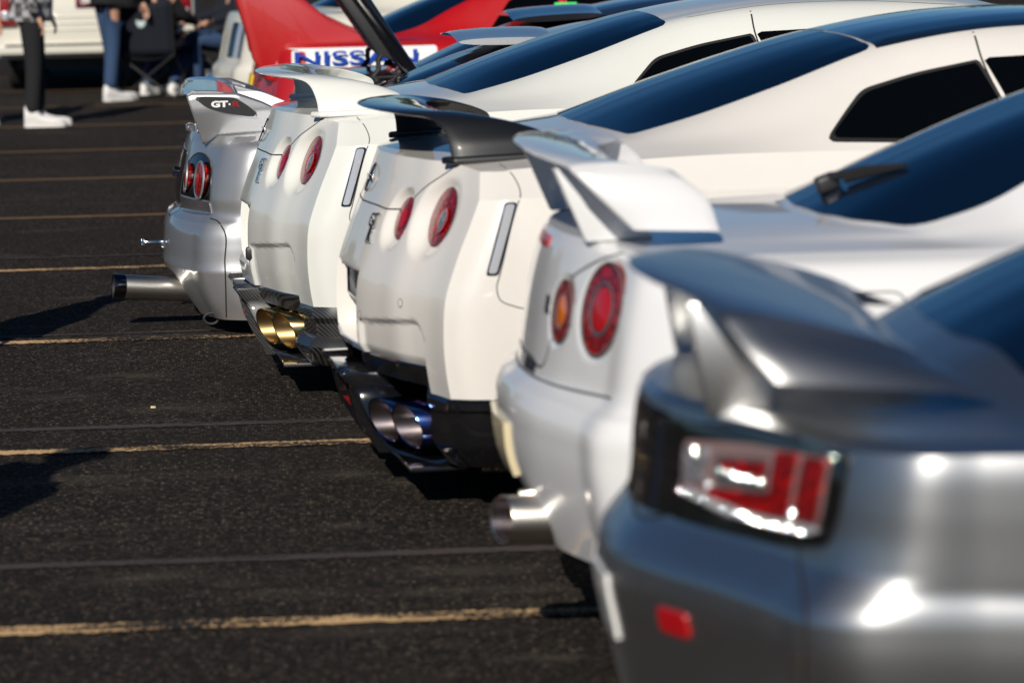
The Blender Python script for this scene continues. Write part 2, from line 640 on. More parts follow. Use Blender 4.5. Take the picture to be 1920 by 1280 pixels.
def text(name, s, size, m, parent, frame, extrude=.001, bold=0.0, align='CENTER', shear=0.0, xscale=1.0):
    """lettering as a mesh; frame = matrix that carries the text plane"""
    cu = bpy.data.curves.new(name, 'FONT')
    cu.body = s
    cu.size = size
    cu.extrude = extrude
    cu.offset = bold
    cu.align_x = align
    cu.align_y = 'CENTER'
    cu.shear = shear
    t = bpy.data.objects.new(name + '_tmp', cu)
    COL.objects.link(t)
    bpy.context.view_layer.update()
    me = bpy.data.meshes.new_from_object(t.evaluated_get(bpy.context.evaluated_depsgraph_get()))
    bpy.data.objects.remove(t)
    bpy.data.curves.remove(cu)
    me.transform(Matrix.Scale(xscale, 4, (1, 0, 0)))
    me.transform(frame)
    me.name = name
    return link(name, me, m, parent)
def frame_of(o, xd, nrm):
    """matrix whose x runs along xd and z along nrm"""
    z = Vector(nrm).normalized()
    x = (Vector(xd) - z * Vector(xd).dot(z)).normalized()
    y = z.cross(x)
    return Matrix(((x.x, y.x, z.x, o[0]), (x.y, y.y, z.y, o[1]), (x.z, y.z, z.z, o[2]), (0, 0, 0, 1)))
def wheel_at(parent, x, y, z, r, width=.24, rim_m='alloy'):
    w_ = bpy.data.objects.new('wheel', None)
    COL.objects.link(w_)
    w_.parent = parent
    w_.location = (x, y, z)
    s = 1 if y > 0 else -1
    n = 48
    prof = [(r * .66, -width / 2), (r * .93, -width / 2), (r, -width * .36), (r, width * .36), (r * .93, width / 2), (r * .66, width / 2)]
    V, F = [], []
    for i in range(n):
        a = 2 * math.pi * i / n
        V += [(q * math.cos(a), t, q * math.sin(a)) for q, t in prof]
    for i in range(n):
        for k in range(5):
            F.append((i * 6 + k, i * 6 + k + 1, ((i + 1) % n) * 6 + k + 1, ((i + 1) % n) * 6 + k))
    part('tyre', V, F, 'tyre', w_)
    mb = MB()
    mb.tube([(0, s * (width / 2 - .02), 0), (0, s * width * .1, 0)], [r * .14, r * .18], 16)
    for k in range(6):
        a = 2 * math.pi * k / 6
        for da in (-.13, .13):
            mb.tube([(r * .12 * math.cos(a), s * (width / 2 - .03), r * .12 * math.sin(a)), (r * .63 * math.cos(a + da), s * (width / 2 - .015), r * .63 * math.sin(a + da))], [.022, .016], 6)
    V, F = [], []
    prof = [(r * .60, -width * .45), (r * .64, -width * .45), (r * .67, width * .49), (r * .64, width * .49), (r * .60, width * .3)]
    for i in range(n):
        a = 2 * math.pi * i / n
        V += [(q * math.cos(a), s * t, q * math.sin(a)) for q, t in prof]
    for i in range(n):
        for k in range(4):
            F.append((i * 5 + k, i * 5 + k + 1, ((i + 1) % n) * 5 + k + 1, ((i + 1) % n) * 5 + k))
    mb.add(V, F)
    mb.build('rim', rim_m, w_)
    disc('brake_disc', (0, s * width * .05, 0), (0, s, 0), r * .5, 'steel', w_)
    return w_
def underbody(parent, x0, x1, hw, z0=.14, z1=.42, wheels=()):
    """dark floor, sills' inner faces and wheel-arch liners"""
    mb = MB()
    mb.box(((x0 + x1) / 2, 0, (z0 + z1) / 2), (x1 - x0, hw * 2, z1 - z0))
    o = mb.build('underbody', 'dark_plastic', parent)
    for (x, z, r) in wheels:
        for s in (-1, 1):
            V, F = [], []
            n = 20
            for i in range(n + 1):
                a = -.35 + (math.pi + .7) * i / n
                V += [(x + r * math.cos(a), s * .60, z + r * math.sin(a)), (x + r * math.cos(a), s * .90, z + r * math.sin(a))]
            for i in range(n):
                F.append((2 * i, 2 * i + 1, 2 * i + 3, 2 * i + 2))
            part('arch_liner', V, F, 'dark_plastic', parent)
    return o
# ------------------------------------------------------------------ ground
def asphalt(name):
    m = mat(name, (.03, .028, .027), .9, **{'Specular IOR Level': .12})
    v = obj_coord(m)
    vo = nn(m, 'ShaderNodeTexVoronoi')
    vo.inputs['Scale'].default_value = 95
    lk(m, v, vo.inputs['Vector'])
    sepc = nn(m, 'ShaderNodeSeparateColor')
    lk(m, vo.outputs['Color'], sepc.inputs[0])
    stone = ramp(m, sepc.outputs[0], [(.0, (.005, .0043, .004)), (.45, (.015, .0125, .0108)), (.75, (.058, .048, .040)), (.93, (.14, .105, .076)), (1, (.28, .22, .16))])
    fine = noise(m, v, 420, 3)
    tar = mixc(m, fine, (.005, .0045, .0045), (.017, .015, .0135))
    edge = ramp(m, vo.outputs['Distance'], [(.3, (1, 1, 1)), (.75, (0, 0, 0))])
    c = mixc(m, edge, tar, stone)
    big = noise(m, obj_coord(m, (.25, .9, 1)), .9, 5)
    c = mixc(m, ramp(m, big, [(.35, (.0, .0, .0)), (.7, (.55, .55, .55))]), c, (.020, .0165, .0142))
    # pale dust scuffed along the bays
    st = noise(m, obj_coord(m, (.9, 2.6, 1)), 1.1, 7, .65)
    c = mixc(m, ramp(m, st, [(.56, (0, 0, 0)), (.74, (.55, .55, .55))]), c, (.10, .083, .067))
    # scuffed dusty patches
    tcn = nn(m, 'ShaderNodeTexCoord')
    pn = noise(m, obj_coord(m, (1.6, 5, 1)), 3.0, 6, .7)
    for (px_, py_, rx_, ry_) in [(0.22, 10.95, 0.12, 0.08), (-0.38, 9.33, 0.19, 0.08), (-0.09, 9.22, 0.08, 0.05), (0.47, 9.3, 0.25, 0.08), (0.52, 9.01, 0.28, 0.06), (-0.32, 12.55, 0.2, 0.12), (0.19, 10.05, 0.09, 0.07), (0.06, 9.05, 0.2, 0.06), (-0.73, 12.92, 0.15, 0.1), (0.4, 10.75, 0.1, 0.05), (0.6, 8.15, 0.12, 0.05), (-0.5, 13.46, 0.2, 0.09)]:
        mp = nn(m, 'ShaderNodeMapping', vector_type='TEXTURE')
        mp.inputs['Location'].default_value = (px_, py_, 0)
        mp.inputs['Scale'].default_value = (rx_ * 1.25, ry_ * 1.5, 1)
        lk(m, tcn.outputs['Object'], mp.inputs['Vector'])
        ln = nn(m, 'ShaderNodeVectorMath', operation='LENGTH')
        lk(m, mp.outputs[0], ln.inputs[0])
        ml = nn(m, 'ShaderNodeMath', operation='MULTIPLY')
        lk(m, ramp(m, ln.outputs['Value'], [(.1, (1, 1, 1)), (1, (0, 0, 0))]), ml.inputs[0])
        lk(m, ramp(m, pn, [(.38, (0, 0, 0)), (.66, (.62, .62, .62))]), ml.inputs[1])
        c = mixc(m, ml.outputs[0], c, (.125, .105, .085))
    lk(m, c, bsdf(m).inputs['Base Color'])
    ht = mixc(m, .5, edge, fine)
    bump(m, ht, .9, .006)
    return m
asphalt('asphalt')
me = mesh_from('ground', [(-400, -200, 0), (400, -200, 0), (400, 900, 0), (-400, 900, 0)], [(0, 1, 2, 3)])
tag(link('ground', me, 'asphalt'), kind='structure')
def line_mat(name, col, wear):
    m = mat(name, col, .8, **{'Specular IOR Level': .15})
    v = obj_coord(m)
    n1 = noise(m, v, 75, 5, .75)
    n2 = noise(m, obj_coord(m, (.6, 3, 1)), 2.0, 4)
    ad = nn(m, 'ShaderNodeMath', operation='ADD')
    lk(m, n1, ad.inputs[0])
    lk(m, n2, ad.inputs[1])
    k = ramp(m, ad.outputs[0], [(wear - .08, (0, 0, 0)), (wear + .05, (1, 1, 1))])
    lk(m, mixc(m, k, col, (.022, .020, .019)), bsdf(m).inputs['Base Color'])
    bump(m, n1, .5, .004)
line_mat('line_yellow', (.62, .41, .21), 1.075)
line_mat('line_yellow_dim', (.165, .105, .058), 1.09)
line_mat('line_ghost', (.066, .054, .053), 1.06)
line_mat('dust_scuff', (.10, .088, .074), .98)
def strip(name, y, width, m, x0=-9.0, x1=9.0, z=.004, slope=0.0, jag=.011, seed=0, step=.014):
    rnd = random.Random(seed)
    n = int((x1 - x0) / step)
    V, F = [], []
    a = b = 0.0
    for i in range(n + 1):
        x = x0 + (x1 - x0) * i / n
        a = a * .25 + rnd.uniform(-jag, jag)
        b = b * .25 + rnd.uniform(-jag, jag)
        yy = y + slope * x
        t = 1.0
        V += [(x, yy - width / 2 * t + a, z), (x, yy + width / 2 * t + b, z)]
        if i:
            F.append((2 * i - 2, 2 * i, 2 * i + 1, 2 * i - 1))
    o = part(name, V, F, m, None, fix=False)
    return tag(o, kind='structure')
for k, y in enumerate((5.75, 8.68, 11.61, 14.61, 17.58)):
    strip('parking_line', y, .10, 'line_yellow', seed=k)
for k, y in enumerate((20.58, 23.5, 26.28, 29.32, 32.2, 35.1, 38.0)):
    strip('parking_line', y, .12, 'line_yellow_dim', seed=20 + k)
for k, y in enumerate((9.56, 12.12, 14.83, 6.6, 18.2)):
    strip('faded_line', y, .08, 'line_ghost', z=.003, seed=40 + k, jag=.008)
# ------------------------------------------------------------------ white coupe with four round tail lamps
R35_ROWS = [  # z, centre x, sweep, corner half width, side half width
    (.335, .022, .200, .880, .936), (.40, .012, .200, .880, .940), (.52, .005, .200, .880, .945), (.64, .016, .200, .878, .945), (.70, .035, .200, .875, .943),
    (.78, .065, .200, .870, .938), (.84, .090, .200, .868, .930), (.91, .120, .198, .862, .918), (.985, .145, .190, .775, .805)]
R35_T = [0, .31, .506, .632, .747, .862, 1]
R35_G = [0, .13, .335, .48, .68, .85, 1]
def side_net(rows, T, G, side, zt, zb, front, ytop, corner_dx=.035, corner_f=.6):
    """control net of the lower patch: rear fascia, corner, side columns and nose"""
    z0, z1 = rows[0][0], rows[-1][0]
    net = []
    for r_, (z, cx, S, yc, W) in enumerate(rows):
        f = (z - z0) / (z1 - z0)
        row = []
        zc = lambda x: np.interp(x, *zb) + f * (np.interp(x, *zt) - np.interp(x, *zb))
        for t, g in zip(T, G):
            row.append((cx + S * g, yc * t, z - f * (z1 - zt[1][0]) * max(0, (t - .75) / .25)))
        xa = cx + S + corner_dx
        row.append((xa, yc + corner_f * (W - yc), z * .5 + zc(xa) * .5 if False else z - f * (z1 - zt[1][0])))
        for (x, yf) in side:
            last = r_ == len(rows) - 1
            y = np.interp(x, *ytop) if last else W * yf
            row.append((x, y, zc(x)))
        for (x, yf) in front:
            row.append((x - .10 * abs(f - .4), W * yf * (1 - .06 * f), zc(x)))
        net.append(row)
    return net
R35_SIDE = [(.43, .985), (.65, 1.0), (.95, 1.0), (1.35, .985), (1.9, .957), (2.6, .95), (3.3, .985), (3.75, 1.0), (4.15, .97)]
R35_FRONT = [(4.42, .82), (4.58, .5), (4.66, 0)]
R35_ZT = ([.33, .65, .95, 1.35, 1.9, 2.6, 3.3, 3.75, 4.15, 4.42, 4.66], [.968, .985, .998, .998, .985, .965, .93, .90, .84, .76, .68])
R35_ZB = ([.0, .5, .62, 1.3, 3.3, 4.1, 4.66], [.335, .325, .24, .19, .19, .2, .22])
R35_YT = ([.43, .65, .95, 1.35, 1.9, 2.6, 3.3, 3.75, 4.15], [.80, .825, .845, .85, .84, .83, .85, .86, .82])
R35_UP = [
    [(0, 0, 0), (0, .2, 0), (0, .4, 0), (0, .55, 0), (0, .66, 0), (0, .76, 0)],
    [(.40, 0, 1.018), (.41, .22, 1.017), (.44, .42, 1.012), (.47, .56, 1.002), (.50, .68, .990), (.55, .8, 0)],
    [(.724, 0, 1.057), (.735, .25, 1.056), (.765, .47, 1.052), (.79, .62, 1.043), (.80, .74, 1.018), (.83, .8, 0)],
    [(.95, 0, 1.142), (.96, .25, 1.139), (.985, .43, 1.128), (1.0, .60, 1.092), (1.02, .745, 1.035), (1.03, .8, 0)],
    [(1.2, 0, 1.222), (1.21, .25, 1.218), (1.23, .41, 1.205), (1.245, .57, 1.165), (1.25, .745, 1.062), (1.25, .8, 0)],
    [(1.516, 0, 1.303), (1.525, .25, 1.299), (1.54, .40, 1.288), (1.555, .535, 1.265), (1.56, .725, 1.112), (1.56, .8, 0)],
    [(1.85, 0, 1.352), (1.85, .25, 1.348), (1.85, .42, 1.337), (1.85, .56, 1.308), (1.85, .72, 1.158), (1.85, .8, 0)],
    [(2.25, 0, 1.365), (2.25, .27, 1.361), (2.25, .43, 1.349), (2.25, .57, 1.318), (2.25, .725, 1.17), (2.25, .8, 0)],
    [(2.7, 0, 1.335), (2.7, .27, 1.331), (2.7, .43, 1.318), (2.7, .57, 1.283), (2.7, .735, 1.14), (2.7, .8, 0)],
    [(3.05, 0, 1.235), (3.05, .3, 1.226), (3.05, .47, 1.2), (3.05, .6, 1.15), (3.05, .76, 1.05), (3.05, .8, 0)],
    [(3.6, 0, .985), (3.6, .3, .98), (3.6, .5, .968), (3.6, .63, .955), (3.6, .76, .935), (3.6, .8, 0)],
    [(4.15, 0, .88), (4.15, .3, .875), (4.15, .5, .868), (4.15, .62, .86), (4.15, .72, .85), (4.15, .8, 0)],
    [(0, 0, 0), (0, .2, 0), (0, .38, 0), (0, .5, 0), (0, .62, 0), (0, .7, 0)]]
R35_LAMPS = [(.418, .812, .094, .064), (.645, .832, .124, .088)]      # y, z, bowl radius, lens radius
def fas35(y, z):
    z_ = [r_[0] for r_ in R35_ROWS]
    cx = np.interp(z, z_, [r_[1] for r_ in R35_ROWS])
    S = np.interp(z, z_, [r_[2] for r_ in R35_ROWS])
    yc = np.interp(z, z_, [r_[3] for r_ in R35_ROWS])
    return cx + S * np.interp(y / yc, R35_T, R35_G)
def lens_plane(y0, z0):
    x0 = float(fas35(y0, z0)) + .024
    return x0, .20, .40           # x at centre, slope over |y|, slope over z
def deform35(L, lift=.02):
    X, Y, Z = L[..., 0], L[..., 1], L[..., 2]
    on = X < .345
    for (y0, z0, rb, rl) in R35_LAMPS:
        x0, sy, sz = lens_plane(y0, z0)
        rho = np.hypot((Y - y0) / .97, Z - z0) / rb
        xl = x0 + sy * (Y - y0) + sz * (Z - z0)
        k = smooth01((1.0 - rho) / .36) ** .8
        L[..., 0] = np.where(on & (rho < 1) & (xl > X), X + (xl - X) * k, L[..., 0])
        X = L[..., 0]
    k = smooth01((.735 - Y) / .006) * (1 - np.clip((Z - .335) / .10, 0, 1))
    L[..., 2] = np.where(on, Z + lift * k, Z)
    Z = L[..., 2]
    # number plate recess
    k = smooth01((.262 - Y) / .010) * smooth01((Z - .432) / .010) * smooth01((.648 - Z) / .010)
    L[..., 0] = np.where(on, L[..., 0] + .075 * k, L[..., 0])
    # scooped lower corners above the exhausts
    zt_ = .515 + .035 * np.clip((Y - .3) / .4, 0, 1) - .05 * np.clip((Y - .66) / .07, 0, 1) ** 2
    k = smooth01((zt_ - Z) / .02) * smooth01((.735 - Y) / .008) * smooth01((Y - .28) / .02)
    L[..., 0] = np.where(on, L[..., 0] + .014 * k, L[..., 0])
    return L
R35_WHEELS = [(.97, .335, .385), (3.75, .335, .375)]
def r35_body(lift):
    net = side_net(R35_ROWS, R35_T, R35_G, R35_SIDE, R35_ZT, R35_ZB, R35_FRONT, R35_YT, .05, .55)
    b = Body(net, R35_UP, (lambda i: .0075, lambda i: .0075 if i < 8 else .03, (7,), (6,), 6, len(R35_T) + 1 + len(R35_SIDE) - 1 + 1),
             (.035, .03, (2,), ()), lambda L: deform35(L, lift))
    return b.arches(R35_WHEELS)
def r35_wing(root, m):
    S = []
    spec = [(.0, .090, 1.121, .320, 1.106, 0), (.15, .097, 1.121, .322, 1.106, 0), (.30, .122, 1.120, .330, 1.105, .03), (.42, .165, 1.117, .350, 1.104, .10), (.50, .215, 1.112, .392, 1.102, .25),
            (.55, .245, 1.098, .460, 1.093, .6), (.585, .262, 1.07, .535, 1.070, .9), (.610, .272, 1.035, .575, 1.045, 1.0), (.622, .276, .998, .580, 1.0, 1.0)]
    full = [(-y, *r_) for y, *r_ in reversed(spec[1:])] + spec
    for (y, xt, zt_, xl, zl, k) in full:
        s_ = 1 if y > 0 else -1
        n = (0, s_ * k, 1.0 - k * .95)
        S.append(foil((xt, y, zt_), (xl, y, zl), .020 + .016 * k, n, 10, camber=.006 * (1 - k)))
    wing = loft('rear_wing', S, m, root, True, .014, 45)
    for s_ in (-1, 1):
        mb = MB()
        o = [(.245, .615), (.28, .655), (.60, .668), (.655, .64), (.60, .575), (.265, .60)]
        V = [(x, s_ * y, .979 + .03 * (x - .2)) for x, y in o] + [(x, s_ * (y - .006), 1.000 + .03 * (x - .2)) for x, y in o]
        mb.add(V, [tuple(range(6)), tuple(range(6, 12))] + [(i, (i + 1) % 6, 6 + (i + 1) % 6, 6 + i) for i in range(6)])
        mb.build('wing_foot', m, wing, 40, .008, 3)
    return wing
def plan_run(b, row, y_min, x_max, side):
    P = [p for p in b.L[row] if p[1] > y_min and p[0] < x_max]
    return [(p[0], side * p[1], p[2]) for p in P]
def skirt(name, run, profile, m, parent, side, angle=35):
    """panel hung below a body edge: profile = [(outward offset, dz)]"""
    V, F = [], []
    n = len(run)
    for i, p in enumerate(run):
        a, c = Vector(run[max(i - 1, 0)]), Vector(run[min(i + 1, n - 1)])
        t = (c - a)
        nr = Vector((t.y, -t.x, 0)).normalized() * (-1 if side > 0 else 1)
        if nr.x > .3 and p[0] < .3:
            nr = -nr
        for (o, dz) in profile:
            V.append((p[0] + nr.x * o, p[1] + nr.y * o, p[2] + dz))
    k = len(profile)
    for i in range(n - 1):
        for j in range(k - 1):
            F.append((i * k + j, i * k + j + 1, (i + 1) * k + j + 1, (i + 1) * k + j))
    return part(name, V, F, m, parent, angle)
def make_r35(name, label, loc, yaw, paint, wing_m, low_m, tips_m, inside_m, roof_m, extra):
    root = thing(name, label, 'car', loc, yaw, 'white coupes with four round tail lamps')
    b = r35_body(.075 if low_m == 'gloss_black' else .025)
    b.build(paint, root)
    # glass and roof
    rw = [(.728, 0), (.739, -.25), (.770, -.47), (.797, -.608), (1.03, -.583), (1.25, -.555), (1.545, -.515), (1.527, -.25), (1.520, 0)]
    rw = rw + [(x, -y) for x, y in reversed(rw[1:-1])]
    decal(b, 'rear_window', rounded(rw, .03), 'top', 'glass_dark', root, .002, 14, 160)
    rf = [(1.532, -.05), (1.535, -.25), (1.557, -.522), (2.0, -.545), (2.45, -.55), (2.72, -.53), (2.76, -.25), (2.78, 0)]
    rf = rf + [(x, -y) for x, y in reversed(rf)][1:]
    if roof_m:
        decal(b, 'roof_panel', rf, 'top', roof_m, root, .0025, 14, 160)
    ws = [(2.84, 0), (2.82, -.3), (2.80, -.54), (3.1, -.6), (3.55, -.68), (3.6, -.3), (3.62, 0)]
    ws = ws + [(x, -y) for x, y in reversed(ws[1:-1])]
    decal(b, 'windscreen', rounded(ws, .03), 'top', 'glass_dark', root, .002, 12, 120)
    for v, s_ in (('right', 1), ('left', -1)):
        qw = rounded([(1.325, 1.022), (1.475, 1.160), (1.64, 1.203), (1.829, 1.236), (1.912, 1.015), (1.6, 1.012)], [.035, .03, .05, .008, .008, .03])
        q = decal(b, 'quarter_window', qw, v, 'rubber', root, .0015, 10, 110)
        decal(b, 'pane', rounded([(1.345, 1.032), (1.481, 1.150), (1.64, 1.193), (1.820, 1.226), (1.898, 1.025), (1.6, 1.022)], [.03, .03, .05, .006, .006, .03]), v, 'glass_tint', q, .0035, 10, 110)
        dw = rounded([(1.843, 1.239), (2.1, 1.248), (2.4, 1.245), (2.68, 1.205), (3.0, 1.08), (3.12, 1.02), (2.6, 1.0), (1.925, 1.013)], .008)
        decal(b, 'door_window', dw, v, 'glass_tint', root, .0025, 10, 120)
        seam(b, [(1.842, 1.312), (1.838, 1.25), (1.87, 1.12), (1.93, 1.0), (1.95, .8), (1.80, .55), (1.75, .35)], v, root, .006)
        seam(b, [(1.62, 1.293), (1.845, 1.325), (2.2, 1.338), (2.6, 1.315)], v, root, .004, 'seam_soft', 'roof_gutter')
        seam(b, [(.405, .982), (.425, .95), (.432, .915), (.418, .88), (.362, .69), (.352, .655), (.360, .620), (.40, .600), (.55, .595)], v, root, .0035, 'seam_soft')
        mk = [(.384, .889), (.419, .889), (.357, .688), (.322, .688)]
        h = decal(b, 'side_marker', rounded(mk, .008), v, 'chrome_dark', root, .003, 4, 60)
        decal(b, 'marker_lens', rounded([(.388, .884), (.412, .884), (.352, .694), (.329, .694)], .006), v, 'clear_lens', h, .006, 4, 60)
    # boot lid gap and lower gap, seen from behind
    bl = [(-.63, .978), (-.585, .945), (-.515, .90), (-.462, .862), (-.40, .842), (-.2, .838), (0, .837)]
    bl = bl + [(-y, z) for y, z in reversed(bl[:-1])]
    seam(b, bl, 'rear', root, .0045, 'seam', 'boot_lid_gap', n=140)
    if roof_m is None:
        seam(b, [(1.526, -.51), (1.521, 0), (1.526, .51)], 'top', root, .006)
    # tail lamps
    for s_ in (-1, 1):
        for k, (y0, z0, rb, rl) in enumerate(R35_LAMPS):
            x0, sy, sz = lens_plane(y0, z0)
            nrm = Vector((-1, s_ * sy, sz))
            c = Vector((x0, s_ * y0, z0)) + nrm.normalized() * .004
            lamp = disc('tail_lamp', c, nrm, rl, 'lens_red', root, 48, 6, .006)
            ring('lamp_seal', c - nrm.normalized() * .0015, nrm, rl * .985, rl * 1.025, 'seam', lamp, 48, .001)
            if k == 1:
                cc = c + Vector((.006, s_ * .030, -.012)) + nrm.normalized() * .0125
                disc('reversing_lens', cc, nrm, rl * .40, 'lens_clear_facet', lamp, 36, 4, .003)
                ring('led_ring', cc, nrm, rl * .39, rl * .44, 'reflector_red', lamp, 48, .002)
            else:
                disc('inner_lens', c + nrm.normalized() * .0055, nrm, rl * .5, 'reflector_red', lamp, 32, 3, .003)
    # badges
    h, nr = b.hit((-1, -.262, .772), (1, 0, 0))
    fr = frame_of(h + nr * .003, (.35, -1, 0), nr)
    badge = text('model_badge', 'GT', .058, 'chrome', root, fr @ Matrix.Translation((0, .024, 0)), .004, .0016)
    text('badge_letter', 'R', .066, 'chrome', badge, fr @ Matrix.Translation((.004, -.022, 0)), .004, .003)
    h, nr = b.hit((-1, 0, .905), (1, 0, 0))
    em = ring('maker_emblem', h + nr * .003, nr, .037, .047, 'chrome_dark', root, 40, .004)
    MB().box((h.x - .004, 0, h.z), (.007, .116, .020)).build('emblem_bar', 'chrome', em, 30, .003)
    # lower black tail: diffuser, exhaust boxes, corner pods
    mb = MB()
    prof = [(-.016, .352), (-.020, .338), (.012, .300), (.050, .215), (.115, .128), (.60, .118), (.60, .34), (.06, .352)]
    for y0, y1, ins in ((-.30, .30, .0),):
        V = [(x, y0 + .05 * (.35 - z), z) for x, z in prof] + [(x, y1 - .05 * (.35 - z), z) for x, z in prof]
        n = len(prof)
        mb.add(V, [tuple(range(n)), tuple(range(n, 2 * n))] + [(i, (i + 1) % n, n + (i + 1) % n, n + i) for i in range(n)])
    df = mb.build('diffuser', low_m, root, 30, .004)
    for y in (-.24, -.12, .12, .24):
        m2 = MB()
        V = []
        for yy in (y - .006, y + .006):
            V += [(.005, yy, .30), (.03, yy, .20), (.09, yy, .100), (.5, yy, .095), (.5, yy, .30)]
        m2.add(V, [(0, 1, 2, 3, 4), (5, 6, 7, 8, 9)] + [(i, (i + 1) % 5, 5 + (i + 1) % 5, 5 + i) for i in range(5)])
        m2.build('diffuser_fin', low_m, df, 30)
    m2 = MB()
    m2.add([(.018, -.05, .235), (.018, .05, .235), (.062, 0, .175), (.06, -.05, .235), (.06, .05, .235), (.10, 0, .175)], [(0, 1, 2), (3, 4, 5), (0, 1, 4, 3), (1, 2, 5, 4), (2, 0, 3, 5)])
    m2.build('fog_lamp', 'reflector_red', df, 30)
    for s_ in (-1, 1):
        m2 = MB()
        for (c, d) in (((.40, s_ * .51, .235), (.02, .44, .25)), ((.36, s_ * .725, .24), (.14, .014, .24))):
            m2.box(c, d)
        m2.box((.30, s_ * .50, .118), (.36, .46, .012))
        m2.build('exhaust_surround', low_m, root, 30, .003)
        run = [p for p in plan_run(b, 0, .262, .40, s_) if abs(p[1]) < .728]
        skirt('bumper_underpanel', run, [(-.05, .018), (-.004, .004), (.004, -.006), (.000, -.030), (-.014, -.060), (-.05, -.075), (-.12, -.075)], low_m, root, s_, 30)
        # blade running from the centre lip down and out below the tips
        m2 = MB()
        pts = [(-.016, s_ * .20, .345), (.030, s_ * .30, .290), (.075, s_ * .335, .20), (.11, s_ * .37, .135), (.155, s_ * .50, .118), (.215, s_ * .66, .122), (.26, s_ * .74, .15)]
        A = np.array(pts)
        kk = knots_of(A)
        P = spl(A, kk, np.linspace(0, kk[-1], 40))
        sec = []
        for q in P:
            x, y, z = q
            sec.append([(x - .012, y, z), (x - .004, y, z + .012), (x + .07, y, z + .014), (x + .07, y, z - .008), (x - .004, y, z - .010)])
        loft('diffuser_blade', sec, low_m, root, True, .02, 40)
        run = plan_run(b, 0, .722, .60, s_)
        skirt('corner_pod', run, [(-.035, .012), (.002, .004), (.013, -.008), (.013, -.026), (.003, -.036), (.000, -.125), (-.006, -.14), (-.05, -.195), (-.10, -.215)] if low_m == 'gloss_black' else [(-.035, .012), (.002, .004), (.010, -.020), (.010, -.034), (-.010, -.055), (-.012, -.10), (.012, -.118), (.022, -.135), (.012, -.16), (-.03, -.205), (-.10, -.215)], low_m, root, s_, 28)
        for (x, y) in ((.085, .437), (.136, .580)):
            pipe('exhaust_tip', (x, s_ * y, .226), (1, s_ * .04, .02), .066, .24, tips_m, root, inside_m, .004, -.018, 40, -s_ * .034)
    underbody(root, .42, 4.45, .62, .13, .5, R35_WHEELS)
    for (x, z, r_) in R35_WHEELS:
        for s_ in (-1, 1):
            wheel_at(root, x, s_ * .79, z - .0, .335, .26)
    extra(root, b)
    return root, b
def extra_white_wing(root, b):
    r35_wing(root, 'paint_pearl_cool')
    h, nr = b.hit((-1, .0, .56), (1, 0, 0))
    pl = MB().box((h.x - .006, 0, .545), (.008, .44, .13)).build('number_plate', 'white_plate', root, 30, .002)
    MB().box((h.x - .013, 0, .608), (.005, .36, .012)).build('plate_strip', 'chrome_dark', pl)
    m2 = MB()
    m2.box((.045, -.275, .475), (.05, .03, .05))
    m2.build('tow_cover', 'dark_plastic', root, 30, .01)
def extra_carbon_wing(root, b):
    r35_wing(root, 'carbon')
    h, nr = b.hit((-1, .0, .56), (1, 0, 0))
    pl = MB().box((h.x - .008, 0, .592), (.010, .46, .105)).build('number_plate', 'white_plate', root, 30, .002)
    text('plate_letters', 'ERTI', .085, 'letter_dark', pl, frame_of((h.x - .0142, 0, .592), (0, -1, 0), (-1, 0, 0)), .0006, .002)
    fb = MB()
    for (c, d) in (((h.x - .016, 0, .648), (.008, .475, .008)), ((h.x - .016, 0, .536), (.008, .475, .008)), ((h.x - .016, -.234, .592), (.008, .008, .12)), ((h.x - .016, .234, .592), (.008, .008, .12))):
        fb.box(c, d)
    fb.build('plate_frame', 'chrome_dark', pl)
    for (y, z) in ((-.30, .522), (-.60, .585), (.30, .522), (.60, .585)):
        h, nr = b.hit((-1, y, z), (1, 0, 0))
        d = disc('parking_sensor', h + nr * .0015, nr, .011, 'paint_pearl_warm', root, 24, 2, .001)
        ring('sensor_ring', h + nr * .0006, nr, .010, .0135, 'seam_soft', d, 24, .001)
    for s_ in (-1, 1):
        m2 = MB()
        q = [(.36, .168), (.41, .222), (.52, .215), (.48, .160)]
        for i in range(4):
            a, c = q[i], q[(i + 1) % 4]
            m2.tube([(a[0], s_ * .957, a[1]), (c[0], s_ * .957, c[1])], .0028, 6)
        m2.build('reflector_frame', 'white_paint_mark', root)
make_r35('white_coupe', 'pearl white coupe with white rear wing, gold exhaust tips and carbon lower bumper', (-.10, 13.42, 0), R(3.0), 'paint_pearl_cool', 'paint_pearl_cool', 'carbon_coarse', 'gold_titanium', 'tip_inside_gold', None, extra_white_wing)
make_r35('white_coupe', 'ivory white coupe with black carbon rear wing and blue burnt exhaust tips', (.215, 10.95, 0), R(5.0), 'paint_pearl_warm', 'carbon', 'gloss_black', 'burnt_titanium', 'tip_inside', 'gloss_black', extra_carbon_wing)
